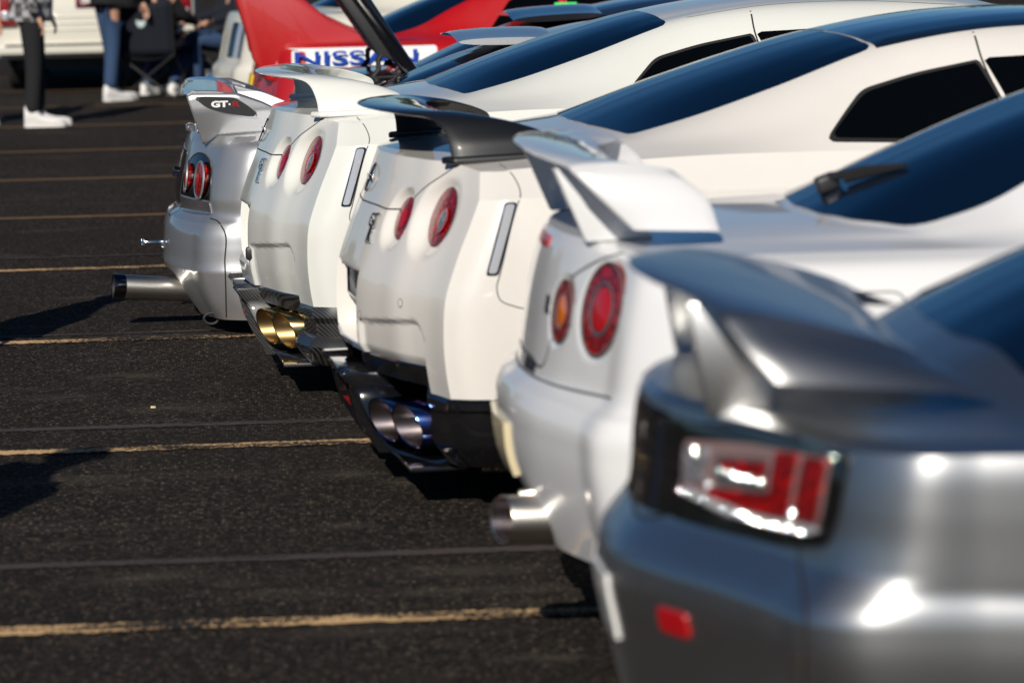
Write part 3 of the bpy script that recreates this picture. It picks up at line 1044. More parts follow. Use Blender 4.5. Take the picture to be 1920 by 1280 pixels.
# ------------------------------------------------------------------ shared coupe body
SC_SIDE = [(.55, .992), (.80, 1.0), (1.05, 1.0), (1.45, .985), (2.0, .965), (2.7, .96), (3.3, .985), (3.72, 1.0), (4.1, .975)]
SC_FRONT = [(4.36, .84), (4.54, .5), (4.6, 0)]
SC_WHEELS = [(1.04, .32, .36), (3.70, .32, .355)]
def sc_upper(dz=0.0, base=.715, bz=.988, near=.90, roof=1.36, edge=.70, top0=.96, drop=0.0):
    k = lambda z: dz + z
    rz = roof - 1.36
    return [
        [(0, 0, 0), (0, .2, 0), (0, .36, 0), (0, .5, 0), (0, .6, 0), (0, edge, 0)],
        [(.40, 0, k(top0 + .014)), (.41, .22, k(top0 + .014)), (.45, .40, k(top0 + .012)), (.50, .53, k(top0 + .008)), (.53, .63, k(top0)), (.57, .8, 0)],
        [(base, 0, k(bz)), (base + .015, .25, k(bz - .001)), (base + .065, .45, k(bz - .004)), (near, .59, k(bz - .012 - drop)), (near + .04, .67, k(bz - .028 - drop)), (near + .08, .8, 0)],
        [(base + .235, 0, k(bz + .105)), (base + .245, .25, k(bz + .101)), (base + .285, .42, k(bz + .083)), (base + .365, .575, k(bz + .038 - drop * .4)), (base + .385, .69, k(bz - .012 - drop * .7)), (base + .41, .8, 0)],
        [(base + .485, 0, k(bz + .203 + rz * .3)), (base + .485, .25, k(bz + .198 + rz * .3)), (base + .505, .41, k(bz + .176 + rz * .3)), (base + .535, .555, k(bz + .122)), (base + .545, .69, k(bz + .008)), (base + .565, .8, 0)],
        [(base + .785, 0, k(1.287 + rz)), (base + .79, .25, k(1.282 + rz)), (base + .80, .41, k(1.263 + rz)), (base + .81, .545, k(1.222 + rz)), (base + .815, .70, k(1.05)), (base + .82, .8, 0)],
        [(1.85, 0, k(1.345 + rz)), (1.85, .25, k(1.341 + rz)), (1.85, .42, k(1.325 + rz)), (1.85, .56, k(1.283 + rz)), (1.85, .705, k(1.09)), (1.85, .8, 0)],
        [(2.2, 0, k(roof)), (2.2, .27, k(roof - .005)), (2.2, .43, k(roof - .02)), (2.2, .57, k(roof - .06)), (2.2, .715, k(1.10)), (2.2, .8, 0)],
        [(2.6, 0, k(roof - .02)), (2.6, .27, k(roof - .025)), (2.6, .43, k(roof - .042)), (2.6, .57, k(roof - .085)), (2.6, .72, k(1.08)), (2.6, .8, 0)],
        [(2.95, 0, k(1.235 + rz)), (2.95, .3, k(1.226 + rz)), (2.95, .47, k(1.2 + rz)), (2.95, .6, k(1.14 + rz)), (2.95, .73, k(1.03)), (2.95, .8, 0)],
        [(3.45, 0, k(.985)), (3.45, .3, k(.98)), (3.45, .5, k(.965)), (3.45, .62, k(.95)), (3.45, .73, k(.93)), (3.45, .8, 0)],
        [(4.05, 0, k(.87)), (4.05, .3, k(.865)), (4.05, .5, k(.855)), (4.05, .62, k(.845)), (4.05, .72, k(.835)), (4.05, .8, 0)],
        [(0, 0, 0), (0, .2, 0), (0, .38, 0), (0, .5, 0), (0, .6, 0), (0, .7, 0)]]
def sc_body(rows, T, G, zt, zb, yt, upper, deform=None, creases=(), fine=.010, coarse=.035, corner=(.07, .7), wheels=SC_WHEELS):
    net = side_net(rows, T, G, SC_SIDE, zt, zb, SC_FRONT, yt, corner[0], corner[1])
    nf = len(T)
    b = Body(net, upper, (lambda i: fine, lambda i: fine if i < nf + 1 else coarse, creases, (), nf - 1, nf + len(SC_SIDE)), (coarse, .03, (2,), ()), deform)
    return b.arches(wheels)
def sc_glass(b, root, base=.715, near=.90, zt=1.0, dz=0.0, ztop=1.24, rear=True):
    if rear:
        rw = [(base + .004, 0), (base + .02, -.25), (base + .068, -.44), (near, -.575), (base + .365, -.56), (base + .535, -.535), (base + .80, -.515), (base + .79, -.25), (base + .786, 0)]
        rw = rw + [(x, -y) for x, y in reversed(rw[1:-1])]
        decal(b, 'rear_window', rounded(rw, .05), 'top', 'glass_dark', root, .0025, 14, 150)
    ws = [(2.72, 0), (2.70, -.3), (2.68, -.54), (2.95, -.58), (3.38, -.65), (3.43, -.3), (3.44, 0)]
    ws = ws + [(x, -y) for x, y in reversed(ws[1:-1])]
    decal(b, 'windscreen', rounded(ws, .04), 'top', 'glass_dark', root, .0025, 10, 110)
    for v in ('right', 'left'):
        qw = rounded([(1.47, zt + dz), (1.60, ztop - .07 + dz), (1.88, ztop - .01 + dz), (1.90, zt - .01 + dz)], .02)
        decal(b, 'quarter_window', qw, v, 'glass_tint', root, .0025, 8, 90)
        dw = rounded([(1.93, ztop + dz), (2.3, ztop + .005 + dz), (2.55, ztop - .03 + dz), (2.85, ztop - .15 + dz), (3.02, zt + dz), (2.5, zt - .015 + dz), (1.94, zt - .01 + dz)], .02)
        decal(b, 'door_window', dw, v, 'glass_tint', root, .0025, 8, 100)
        seam(b, [(1.915, ztop + .05 + dz), (1.92, 1.0 + dz), (1.90, .7), (1.80, .4)], v, root, .006)
        seam(b, [(3.05, .98 + dz), (3.08, .7), (3.05, .3)], v, root, .006)
def wing_loft(root, spec, m, th=.022, th2=.02, name='rear_wing', camber=.005, crease=()):
    full = [(-y, *r_) for y, *r_ in reversed(spec[1:])] + spec
    S = []
    for (y, xt, zt_, xl, zl, k) in full:
        s_ = 1 if y > 0 else -1
        S.append(foil((xt, y, zt_), (xl, y, zl), th * (1 - k) + th2 * k, (0, s_ * k, 1.0 - k * .95), 10, camber=camber * (1 - k)))
    N_ = len(spec) - 1
    cr = [N_ + k for k in crease] + [N_ - k for k in crease]
    return loft(name, S, m, root, True, .014, 32 if crease else 45, cr)
def pylon(parent, y, th, pts, m):
    """upright plate of thickness th: pts outline in (x, z)"""
    n = len(pts)
    V = [(x, y - th / 2, z) for x, z in pts] + [(x, y + th / 2, z) for x, z in pts]
    return MB().add(V, [tuple(range(n)), tuple(reversed(range(n, 2 * n)))] + [(i, (i + 1) % n, n + (i + 1) % n, n + i) for i in range(n)]).build('wing_pylon', m, parent, 35, .006, 2)
def round_lamp(b, root, y, z, r_, m='lens_red', inner=None, rim='seam_soft', ratio=.5):
    circ = [(y + r_ * math.cos(a), z + r_ * math.sin(a)) for a in np.linspace(0, 2 * math.pi, 48, endpoint=False)]
    lamp = decal(b, 'tail_lamp', circ, 'rear', m, root, .004, 6, 48, .006)
    h, nr = b.hit((-1, y, z), (1, 0, 0))
    ring('lamp_rim', h + nr * .003, nr, r_ * .985, r_ * 1.05, rim, lamp, 48, .003)
    ring('lamp_ring', h + nr * .0048, nr, r_ * .52, r_ * .60, 'smoke_lens', lamp, 40, .003)
    if inner:
        disc('inner_lens', h + nr * .0052, nr, r_ * ratio, inner, lamp, 32, 4, .004)
    return lamp
def raise_bottom(L, z0, amount, y0, y1, span):
    Y, Z = L[..., 1], L[..., 2]
    on = (L[..., 0] < .32)
    k = 1 - np.clip((Y - y0) / (y1 - y0), 0, 1)
    f = 1 - np.clip((Z - z0) / span, 0, 1)
    L[..., 2] = np.where(on, Z + amount * smooth01(k) * f, Z)
    return L

# ------------------------------------------------------------------ white coupe with tall wing (second car)
def make_r34():
    root = thing('white_coupe', 'bright white coupe with tall winged spoiler, between the silver coupe and the carbon-winged car', 'car', (.545, 8.56, 0), R(0.6))
    rows = [(.255, .060, .155, .80, .855), (.33, .034, .155, .80, .868), (.42, .010, .160, .81, .875), (.51, .000, .160, .815, .882), (.575, .004, .160, .815, .884), (.602, .018, .160, .81, .882),
            (.622, .048, .160, .80, .880), (.66, .062, .160, .80, .884), (.74, .074, .160, .80, .886), (.82, .088, .160, .795, .882), (.89, .106, .158, .785, .868), (.935, .122, .156, .765, .835), (.958, .138, .154, .70, .755)]
    T = [0, .3, .5, .7, .85, 1]
    G = [0, .10, .27, .54, .77, 1]
    zt = ([.29, .8, 1.45, 2.0, 2.7, 3.3, 3.72, 4.1, 4.36, 4.6], [.950, .950, .950, .945, .935, .915, .885, .83, .77, .70])
    zb = ([0, .5, .7, 1.4, 3.3, 4.1, 4.6], [.255, .255, .22, .19, .19, .2, .22])
    yt = ([.55, .8, 1.05, 1.45, 2.0, 2.7, 3.3, 3.72, 4.1], [.755, .765, .775, .78, .79, .79, .80, .80, .77])
    def deform(L):
        raise_bottom(L, .255, .075, .08, .45, .2)
        X, Y, Z = L[..., 0], L[..., 1], L[..., 2]
        on = X < .32
        k = smooth01((.215 - Y) / .012) * smooth01((Z - .385) / .012) * smooth01((.53 - Z) / .012)
        L[..., 0] = np.where(on, X + .002 * k, X)
        for (y0, z0, rb) in ((.372, .795, .084), (.60, .822, .116)):
            rho = np.hypot(Y - y0, Z - z0) / rb
            k = smooth01((1 - rho) / .12)
            L[..., 0] = np.where(on & (rho < 1), L[..., 0] + .008 * k, L[..., 0])
        return L
    b = sc_body(rows, T, G, zt, zb, yt, sc_upper(), deform, (5, 7))
    b.build('paint_white', root)
    sc_glass(b, root)
    for s_ in (-1, 1):
        round_lamp(b, root, s_ * .60, .822, .103, 'lens_red', 'reflector_red', 'seam_soft', .48)
        round_lamp(b, root, s_ * .372, .795, .071, 'lens_red', 'amber_lens', 'seam_soft', .55)
        v = 'right' if s_ < 0 else 'left'
        seam(b, [(.24, .640), (.32, .645), (.5, .648), (.66, .62)], v, root, .006, 'seam_soft')
        fl = rounded([(.645, .74), (.635, .872), (.82, .872), (.84, .74)], .03)
        seam(b, fl + fl[:1], v, root, .004, 'seam_soft', 'fuel_flap_gap', n=120, smooth=False)
    gap = [(-.60, .947), (-.50, .915), (-.405, .875), (-.335, .83), (-.325, .70), (-.305, .672), (-.15, .668), (0, .667)]
    gap = gap + [(-y, z) for y, z in reversed(gap[:-1])]
    seam(b, gap, 'rear', root, .007, 'seam_soft', 'boot_lid_gap', n=160)
    g2 = [(-.74, .642), (-.5, .634), (-.25, .630), (0, .629), (.25, .630), (.5, .634), (.74, .642)]
    seam(b, g2, 'rear', root, .006, 'seam_soft', 'bumper_gap', n=120)
    decal(b, 'brake_light', rounded([(-.10, .917), (.10, .917), (.10, .942), (-.10, .942)], .005), 'rear', 'reflector_red', root, .004, 4, 60)
    h, nr = b.hit((-1, -.27, .80), (1, 0, 0))
    text('boot_badge', 'R', .05, 'letter_dark', root, frame_of(h + nr * .003, (.2, -1, 0), nr), .002, .003)
    h, nr = b.hit((-1, -.17, .650), (1, 0, 0))
    text('boot_script', 'SKYLINE', .036, 'letter_dark', root, frame_of(h + nr * .004, (.12, -1, 0), nr), .001, .002, shear=.2)
    decal(b, 'number_plate', [(-.19, .392), (.19, .392), (.19, .518), (-.19, .518)], 'rear', 'plate_yellow', root, .014, 4, 80, .012)
    wing = wing_loft(root, [(0, .060, 1.155, .280, 1.118, 0), (.25, .072, 1.152, .285, 1.117, 0), (.44, .098, 1.146, .300, 1.116, .02), (.575, .128, 1.136, .368, 1.118, .08), (.600, .136, 1.126, .384, 1.106, .92),
                            (.618, .180, 1.082, .425, 1.070, 1), (.632, .262, 1.000, .455, .992, 1)], 'paint_white', .028, .026, crease=(3, 4))
    for s_ in (-1, 1):
        pylon(wing, s_ * .43, .05, [(.105, 1.128), (.215, 1.115), (.33, .965), (.175, .958)], 'paint_white')
    pipe('exhaust_tip', (-.02, -.36, .318), (1, .05, -.03), .055, .34, 'steel', root, 'tip_inside', .004, 0, 40, .02)
    MB().tube([(.02, -.34, .372), (.07, -.34, .375), (.14, -.36, .40)], .010, 10).build('exhaust_hanger', 'steel', root)
    # rear wiper: pivot block and arm on the glass
    h, nr = b.hit((.80, -.06, 2.5), (0, 0, -1))
    wp = MB().box(h + nr * .022, (.055, .045, .042), Matrix.Rotation(R(-20), 3, 'Y')).build('rear_wiper', 'dark_plastic', root, 30, .010, 3)
    h2, n2 = b.hit((.95, -.24, 2.5), (0, 0, -1))
    MB().tube([h + nr * .034, h.lerp(h2, .5) + nr * .028, h2 + n2 * .012], [.011, .010, .005], 8).build('wiper_arm', 'dark_plastic', wp)
    MB().tube([h.lerp(h2, .25) + nr * .02, h2 + n2 * .010], [.012, .006], 8).build('wiper_blade', 'rubber', wp)
    underbody(root, .45, 4.4, .6, .13, .5, SC_WHEELS)
    for (x, z, r_) in SC_WHEELS:
        for s_ in (-1, 1):
            wheel_at(root, x, s_ * .76, z, .32, .24)
make_r34()

# ------------------------------------------------------------------ silver coupe nearest the camera
def make_near():
    root = thing('silver_coupe', 'dark silver coupe with smoked clear tail lamps, nearest the camera', 'car', (.56, 6.15, 0), R(-3.0))
    rows = [(.28, .060, .27, .75, .80), (.40, .030, .275, .77, .835), (.51, .010, .28, .785, .857), (.60, -.004, .285, .795, .868), (.640, .000, .285, .80, .868), (.658, .010, .285, .80, .866), (.690, .036, .285, .795, .860),
            (.712, .054, .285, .79, .860), (.76, .062, .285, .785, .860), (.82, .066, .285, .78, .860), (.875, .074, .284, .775, .857), (.897, .080, .282, .772, .853), (.910, .095, .272, .72, .770)]
    T = [0, .25, .45, .65, .82, 1]
    G = [0, .07, .28, .56, .77, 1]
    zt = ([.33, .8, 1.45, 2.0, 2.7, 3.3, 3.72, 4.1, 4.36, 4.6], [.905, .905, .905, .905, .90, .89, .87, .82, .76, .70])
    zb = ([0, .5, .7, 1.4, 3.3, 4.1, 4.6], [.28, .28, .24, .2, .2, .2, .22])
    yt = ([.55, .8, 1.05, 1.45, 2.0, 2.7, 3.3, 3.72, 4.1], [.775, .78, .785, .79, .79, .79, .79, .79, .76])
    up_ = sc_upper(0, .56, 1.0, .66, 1.30, .72, .908, .036)
    b = sc_body(rows, T, G, zt, zb, yt, up_, None, (4, 7, 11), .011, .04)
    b.build('paint_dark_silver', root)
    sc_glass(b, root, .56, .66, .985, -.03, 1.19)
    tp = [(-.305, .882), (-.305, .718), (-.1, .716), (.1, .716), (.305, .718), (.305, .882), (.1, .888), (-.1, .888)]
    decal(b, 'dark_tail_overlay', rounded(tp, .01), 'rear', 'gloss_black', root, .003, 6, 100)  # black decal paints in the dark reflections on the silver tail
    for s_ in (-1, 1):
        P = lambda pts: [(s_ * y, z) for y, z in pts]
        hs = decal(b, 'tail_lamp', rounded(P([(.30, .880), (.50, .886), (.66, .889), (.770, .890), (.767, .80), (.748, .742), (.62, .722), (.46, .718), (.30, .718)]), .02), 'rear', 'gloss_black', root, .005, 10, 140, .01)  # black lamp surround, stretched down to paint in dark reflections below
        for nm, m_, pts, lift in (('lamp_cover', 'lamp_pink', [(.325, .850), (.50, .866), (.66, .872), (.738, .876), (.734, .80), (.722, .764), (.62, .747), (.46, .743), (.328, .765)], .008),
                            ('dark_insert', 'smoke_lens', [(.42, .838), (.57, .852), (.57, .795), (.43, .79)], .010),
                            ('red_lens', 'lens_red', [(.435, .832), (.565, .845), (.56, .822), (.44, .812)], .012),
                            ('red_lens', 'lens_red', [(.40, .785), (.50, .79), (.585, .80), (.60, .765), (.42, .762)], .012),
                            ('red_lens', 'lens_red', [(.585, .866), (.645, .871), (.632, .768), (.575, .765)], .0125),
                            ('red_lens', 'lens_red', [(.668, .870), (.732, .873), (.722, .774), (.652, .772)], .0125),
                            ('clear_lens', 'lens_clear_facet', [(.335, .842), (.405, .848), (.395, .79), (.335, .785)], .012),
                            ('clear_strip', 'clear_lens', [(.335, .776), (.36, .776), (.50, .761), (.60, .760), (.728, .770), (.726, .757), (.60, .747), (.48, .747), (.335, .764)], .013)):
            decal(b, nm, rounded(P(pts), .010), 'rear', m_, hs, lift, 4, 60, .004)
        rnd = random.Random(5)
        mb = MB()  # chrome beads added in the lamp, aimed to glint in the sun
        pts = [(y, np.interp(y, [.33, .45, .6, .7], [.772, .756, .750, .758])) for y in (.345, .362, .405, .462, .50, .522, .543, .57, .61, .655, .70)] + [(y, .815 + .02 * (.5 - y)) for y in (.45, .475, .50, .525, .56)] + [(.37, .84), (.375, .832), (.42, .79), (.655, .782), (.755, .88)]
        for y, z in pts:
            h, nr = b.hit((-1, s_ * y, z), (1, 0, 0))
            c_ = h + nr * .0165
            nn_ = Vector((-.16 + rnd.uniform(-.10, .10), s_ * (.94 if s_ > 0 else .94), .33 + rnd.uniform(-.10, .10))).normalized()
            a_ = nn_.cross(Vector((0, 0, 1))).normalized()
            b_ = a_.cross(nn_)
            rr, cr = rnd.uniform(.004, .0065), .024
            V = [c_ + nn_ * (rr * rr / (2 * cr))]
            for q in (.5, 1.0):
                for k in range(8):
                    ph = math.pi * k / 4
                    V.append(c_ + rr * q * (math.cos(ph) * a_ + math.sin(ph) * b_) + nn_ * (rr * rr * (1 - q * q) / (2 * cr)))
            V += [c_ + rr * (math.cos(math.pi * k / 4) * a_ + math.sin(math.pi * k / 4) * b_) - nn_ * .008 for k in range(8)]
            F = [(0, 1 + k, 1 + (k + 1) % 8) for k in range(8)]
            for q in (0, 1):
                F += [(1 + q * 8 + k, 9 + q * 8 + k, 9 + q * 8 + (k + 1) % 8, 1 + q * 8 + (k + 1) % 8) for k in range(8)]
            mb.add(V, F)
        tag(mb.build('glint_beads', 'lamp_bright', hs, 80), kind='stuff')
        decal(b, 'rear_reflector', rounded(P([(.37, .545), (.45, .545), (.45, .585), (.37, .585)]), .008), 'rear', 'reflector_red', root, .004, 4, 50)
        v = 'right' if s_ < 0 else 'left'
        seam(b, [(.285, .752), (.283, .70), (.280, .5), (.285, .30)], v, root, .005, 'seam')
    decal(b, 'number_plate', [(-.17, .49), (.17, .49), (.17, .60), (-.17, .60)], 'rear', 'white_plate', root, .006, 4, 80, .006)
    gap = [(-.63, .892), (-.40, .884), (-.33, .87), (-.31, .74), (-.28, .722), (0, .718), (.28, .722), (.31, .74), (.33, .87), (.40, .884), (.63, .892)]
    seam(b, gap, 'rear', root, .006, 'seam', 'boot_lid_gap', n=160)
    wing = wing_loft(root, [(0, .062, 1.106, .47, 1.018, 0), (.2, .082, 1.102, .475, 1.014, 0), (.34, .125, 1.095, .485, 1.006, 0), (.45, .156, 1.087, .498, .999, .03), (.53, .176, 1.078, .506, .995, .12), (.543, .182, 1.072, .512, .993, .82), (.585, .214, 1.028, .552, .975, .88), (.622, .256, .978, .60, .952, .95)], 'paint_dark_silver', .030, .022, crease=(4, 5))
    for s_ in (-1, 1):
        pylon(wing, s_ * .38, .035, [(.135, 1.082), (.255, 1.068), (.285, .90), (.165, .895)], 'paint_dark_silver')
    pipe('exhaust_tip', (.02, -.42, .30), (1, 0, 0), .05, .25, 'chrome', root)
    underbody(root, .45, 4.4, .58, .13, .5, SC_WHEELS)
    for (x, z, r_) in SC_WHEELS:
        for s_ in (-1, 1):
            wheel_at(root, x, s_ * .75, z, .32, .24)
make_near()

# ------------------------------------------------------------------ low silver coupe with spoiler end plates (fifth in the row)
def make_r33():
    root = thing('silver_coupe', 'low light silver coupe with lettered spoiler end plate and long steel exhaust', 'car', (-.43, 15.45, 0), R(1.5))
    rows = [(.065, .085, .155, .80, .862), (.14, .040, .158, .81, .875), (.21, .012, .160, .815, .884), (.262, .000, .160, .82, .890), (.290, .004, .160, .818, .886), (.36, .008, .160, .815, .884), (.42, .016, .160, .81, .880),
            (.452, .030, .160, .80, .872), (.470, .056, .160, .79, .870), (.55, .068, .160, .79, .876), (.63, .082, .158, .785, .878), (.71, .104, .156, .775, .868), (.765, .122, .154, .755, .838), (.795, .135, .150, .70, .765)]
    T = [0, .3, .5, .7, .85, 1]
    G = [0, .05, .19, .44, .70, 1]
    zt = ([.28, .8, 1.45, 2.0, 2.7, 3.3, 3.72, 4.1, 4.36, 4.6], [.800, .82, .825, .82, .81, .80, .77, .72, .66, .58])
    zb = ([0, .5, .7, 1.4, 3.3, 4.1, 4.6], [.065, .065, .08, .09, .09, .1, .1])
    yt = ([.55, .8, 1.05, 1.45, 2.0, 2.7, 3.3, 3.72, 4.1], [.77, .775, .78, .785, .79, .79, .80, .80, .77])
    def deform(L):
        raise_bottom(L, .065, .15, .30, .56, .17)
        return L
    W33 = [(1.04, .30, .335), (3.70, .30, .335)]
    b = sc_body(rows, T, G, zt, zb, yt, sc_upper(-.13, .76, .99, .94, 1.345, .70, .945), deform, (3, 7), .009, .035, wheels=W33)
    b.build('paint_silver', root)
    sc_glass(b, root, .76, .94, 1.0, -.13, 1.235)
    for s_ in (-1, 1):
        P = lambda pts: [(s_ * y, z) for y, z in pts]
        arch = [(.34, .545)] + [(.34 + (.395) * (1 - math.cos(a)) / 2, .545 + .178 * math.sin(a) ** .7) for a in np.linspace(.05, math.pi - .05, 16)] + [(.735, .545)]
        hs = decal(b, 'lamp_housing', P(arch), 'rear', 'chrome_dark', root, .004, 8, 90, .006)
        for (y, z, r_, ny) in ((.612, .618, .070, .22), (.430, .618, .055, .06)):
            h, nr = b.hit((-1, s_ * y, z), (1, 0, 0))
            nm_ = Vector((-1, s_ * ny, .12)).normalized()
            l_ = disc('tail_lamp', h + nm_ * .010, nm_, r_, 'lens_red', hs, 40, 5, .006, rim=.03)
            ring('lamp_bezel', h + nm_ * .008, nm_, r_ * .98, r_ * 1.16, 'paint_silver', l_, 40, .006)
            disc('inner_lens', h + nm_ * .0165, nm_, r_ * .4, 'reflector_red', l_, 24, 3, .002)
        decal(b, 'indicator', rounded(P([(.335, .538), (.735, .538), (.748, .487), (.60, .480), (.33, .478)]), .008), 'rear', 'smoke_lens', root, .005, 5, 90, .006)
        seam(b, P(arch), 'rear', root, .007, 'seam', 'lamp_gasket', .0045, 90)
        v = 'right' if s_ < 0 else 'left'
        seam(b, [(.198, .474), (.225, .468), (.247, .440), (.250, .30), (.250, .075)], v, root, .006, 'seam', 'bumper_gap')
    gap = [(-.32, .775), (-.31, .62), (-.30, .48), (0, .478), (.30, .48), (.31, .62), (.32, .775)]
    seam(b, gap, 'rear', root, .006, 'seam', 'boot_lid_gap', n=120)
    decal(b, 'dark_tail_overlay', rounded([(-.29, .50), (.29, .50), (.30, .72), (-.30, .72)], .02), 'rear', 'chrome_dark', root, .003, 5, 80)
    h, nr = b.hit((-1, 0, .612), (1, 0, 0))
    em = disc('boot_lock', h + nr * .02, nr, .022, 'chrome_dark', root, 24, 3, .004, rim=.018)
    h, nr = b.hit((-1, 0, .75), (1, 0, 0))
    MB().box((.135, 0, .80), (.04, .16, .03)).build('brake_light', 'smoke_lens', root, 30, .012, 3)
    tow = MB().box((-.03, -.02, .318), (.11, .035, .010)).box((-.082, -.02, .318), (.016, .05, .028)).box((.01, -.02, .305), (.03, .05, .035))
    tow.build('tow_strap', 'chrome', root, 30, .003)
    # spoiler: blade between two tall end plates
    wing = wing_loft(root, [(0, .100, .966, .330, .945, 0), (.3, .103, .966, .330, .945, 0), (.5, .110, .966, .332, .946, 0), (.64, .122, .970, .335, .952, 0)], 'paint_silver', .030, .03)
    for s_ in (-1, 1):
        xs = np.linspace(0, 1, 28)
        top_ = [(np.interp(t, [0, .06, .38, .62, 1], [.118, .135, .325, .425, .625]), np.interp(t, [0, .06, .38, .62, 1], [.966, .979, .974, .936, .826])) for t in xs]
        bot_ = [(np.interp(t, [0, .06, .16, .4, 1], [.178, .186, .235, .36, .625]), np.interp(t, [0, .06, .16, .4, 1], [.772, .757, .796, .803, .812])) for t in xs]
        V, F = [], []
        nz = 14
        for (px_, pz), (qx, qz) in zip(top_, bot_):
            for k in range(nz + 1):
                u_ = k / nz
                x, z = px_ + (qx - px_) * u_, pz + (qz - pz) * u_
                d_ = max(0, .905 - z)
                V.append((x, s_ * (.650 - .35 * d_ - .9 * d_ * d_ - (.010 if k == 0 else 0)), z))
        for i in range(27):
            for k in range(nz):
                a0 = i * (nz + 1) + k
                F.append((a0, a0 + 1, a0 + nz + 2, a0 + nz + 1))
        ep = part('end_plate', V, F, 'paint_silver', root, 40)
        sm = ep.modifiers.new('thickness', 'SOLIDIFY')
        sm.thickness, sm.offset = .034, (-1 if ep.data.polygons[60].normal.y * s_ > 0 else 1)
        bd = rounded([(.150, .958), (.185, .962), (.315, .955), (.375, .915), (.408, .880), (.38, .874), (.29, .888), (.20, .915)], .02)
        yy = s_ * .6525
        bp = part('badge_plate', [(x, yy, z) for x, z in bd] + [(x, yy - s_ * .004, z) for x, z in bd], [tuple(range(len(bd)))] + [(i, (i + 1) % len(bd), len(bd) + (i + 1) % len(bd), len(bd) + i) for i in range(len(bd))], 'dark_plastic', root, 30)
        xd = (1, 0, 0) if s_ < 0 else (-1, 0, 0)
        x1, x2 = (.252, .318) if s_ < 0 else (.285, .225)
        text('letters_white', 'GT', .033, 'white_paint_mark', bp, frame_of((x1, yy + s_ * .0012, .928), xd, (0, s_, 0)), .0008, .0018, xscale=1.5)
        text('letter_red', 'R', .033, 'red_sticker', bp, frame_of((x2 + .0, yy + s_ * .0012, .927), xd, (0, s_, 0)), .0008, .0006, xscale=1.5)
        text('letter_dot', '.', .05, 'white_paint_mark', bp, frame_of(((x1 + x2) / 2 + .008, yy + s_ * .0012, .940), xd, (0, s_, 0)), .0008, .001)
        for (x, z) in ((.163, .954), (.396, .881)):
            disc('plate_screw', (x, yy + s_ * .001, z), (0, s_, 0), .007, 'chrome', bp, 16, 2, .003)
    # roof spoiler over the rear glass
    S = [foil((1.245, y, 1.168 - .04 * abs(y)), (1.66, y, 1.178 - .06 * abs(y)), .030, (0, 0, 1), 9) for y in (-.5, -.46, 0, .46, .5)]
    loft('roof_spoiler', S, 'paint_silver', root, True, .05)
    ex = pipe('exhaust_tip', (-.17, -.40, .172), (1, .16, -.10), .050, .42, 'steel', root, 'rubber', .003)
    pipe('exhaust_band', (-.205, -.406, .1755), (1, .16, -.10), .051, .05, 'chrome_dark', ex, 'rubber', .003)
    MB().tube([(.19 + .03 * math.cos(a), -.72, .062 + .022 * math.sin(a)) for a in np.linspace(0, 2 * math.pi, 17)], .006, 8).build('tow_eye', 'rubber', root)
    underbody(root, .45, 4.4, .58, .08, .45, W33)
    for (x, z, r_) in W33:
        for s_ in (-1, 1):
            wheel_at(root, x, s_ * .77, z, .30, .24)
make_r33()
# ------------------------------------------------------------------ cars further down the row
def plain_rows(dz=0.0):
    return [(z + (dz if z > .3 else 0), cx, S, yc, W) for (z, cx, S, yc, W) in
            [(.24, .060, .155, .80, .855), (.42, .010, .160, .81, .875), (.53, .000, .160, .815, .882), (.60, .018, .160, .81, .882), (.63, .05, .160, .80, .882), (.74, .074, .160, .80, .886), (.84, .095, .160, .795, .878), (.92, .118, .158, .775, .84), (.958, .138, .154, .70, .755)]]
P_T, P_G = [0, .3, .5, .7, .85, 1], [0, .10, .27, .54, .77, 1]
def plain_coupe(name, label, loc, paint, dz=0.0, roof=1.36, fine=.03, glass=True):
    root = thing(name, label, 'car', loc, R(1.0))
    zt = ([.29, .8, 1.45, 2.0, 2.7, 3.3, 3.72, 4.1, 4.36, 4.6], [z + dz for z in (.950, .950, .950, .945, .935, .915, .885, .83, .77, .70)])
    zb = ([0, .5, .7, 1.4, 3.3, 4.1, 4.6], [.24, .24, .22, .19, .19, .2, .22])
    yt = ([.55, .8, 1.05, 1.45, 2.0, 2.7, 3.3, 3.72, 4.1], [.755, .765, .775, .78, .79, .79, .80, .80, .77])
    b = sc_body(plain_rows(dz), P_T, P_G, zt, zb, yt, sc_upper(dz, .715, .988, .90, roof), None, (4,), fine, .05)
    b.build(paint, root)
    sc_glass(b, root, .715, .90, 1.0, dz, 1.24 + roof - 1.36)
    underbody(root, .45, 4.3, .58, .13, .5, SC_WHEELS)
    for (x, z, r_) in SC_WHEELS:
        for s_ in (-1, 1):
            wheel_at(root, x, s_ * .76, z, .32, .24)
    return root, b
def slab(name, pts, y0, y1, m, parent, bevel=.01):
    n = len(pts)
    V = [(x, y0, z) for x, z in pts] + [(x, y1, z) for x, z in pts]
    return MB().add(V, [tuple(range(n)), tuple(reversed(range(n, 2 * n)))] + [(i, (i + 1) % n, n + (i + 1) % n, n + i) for i in range(n)]).build(name, m, parent, 35, bevel)

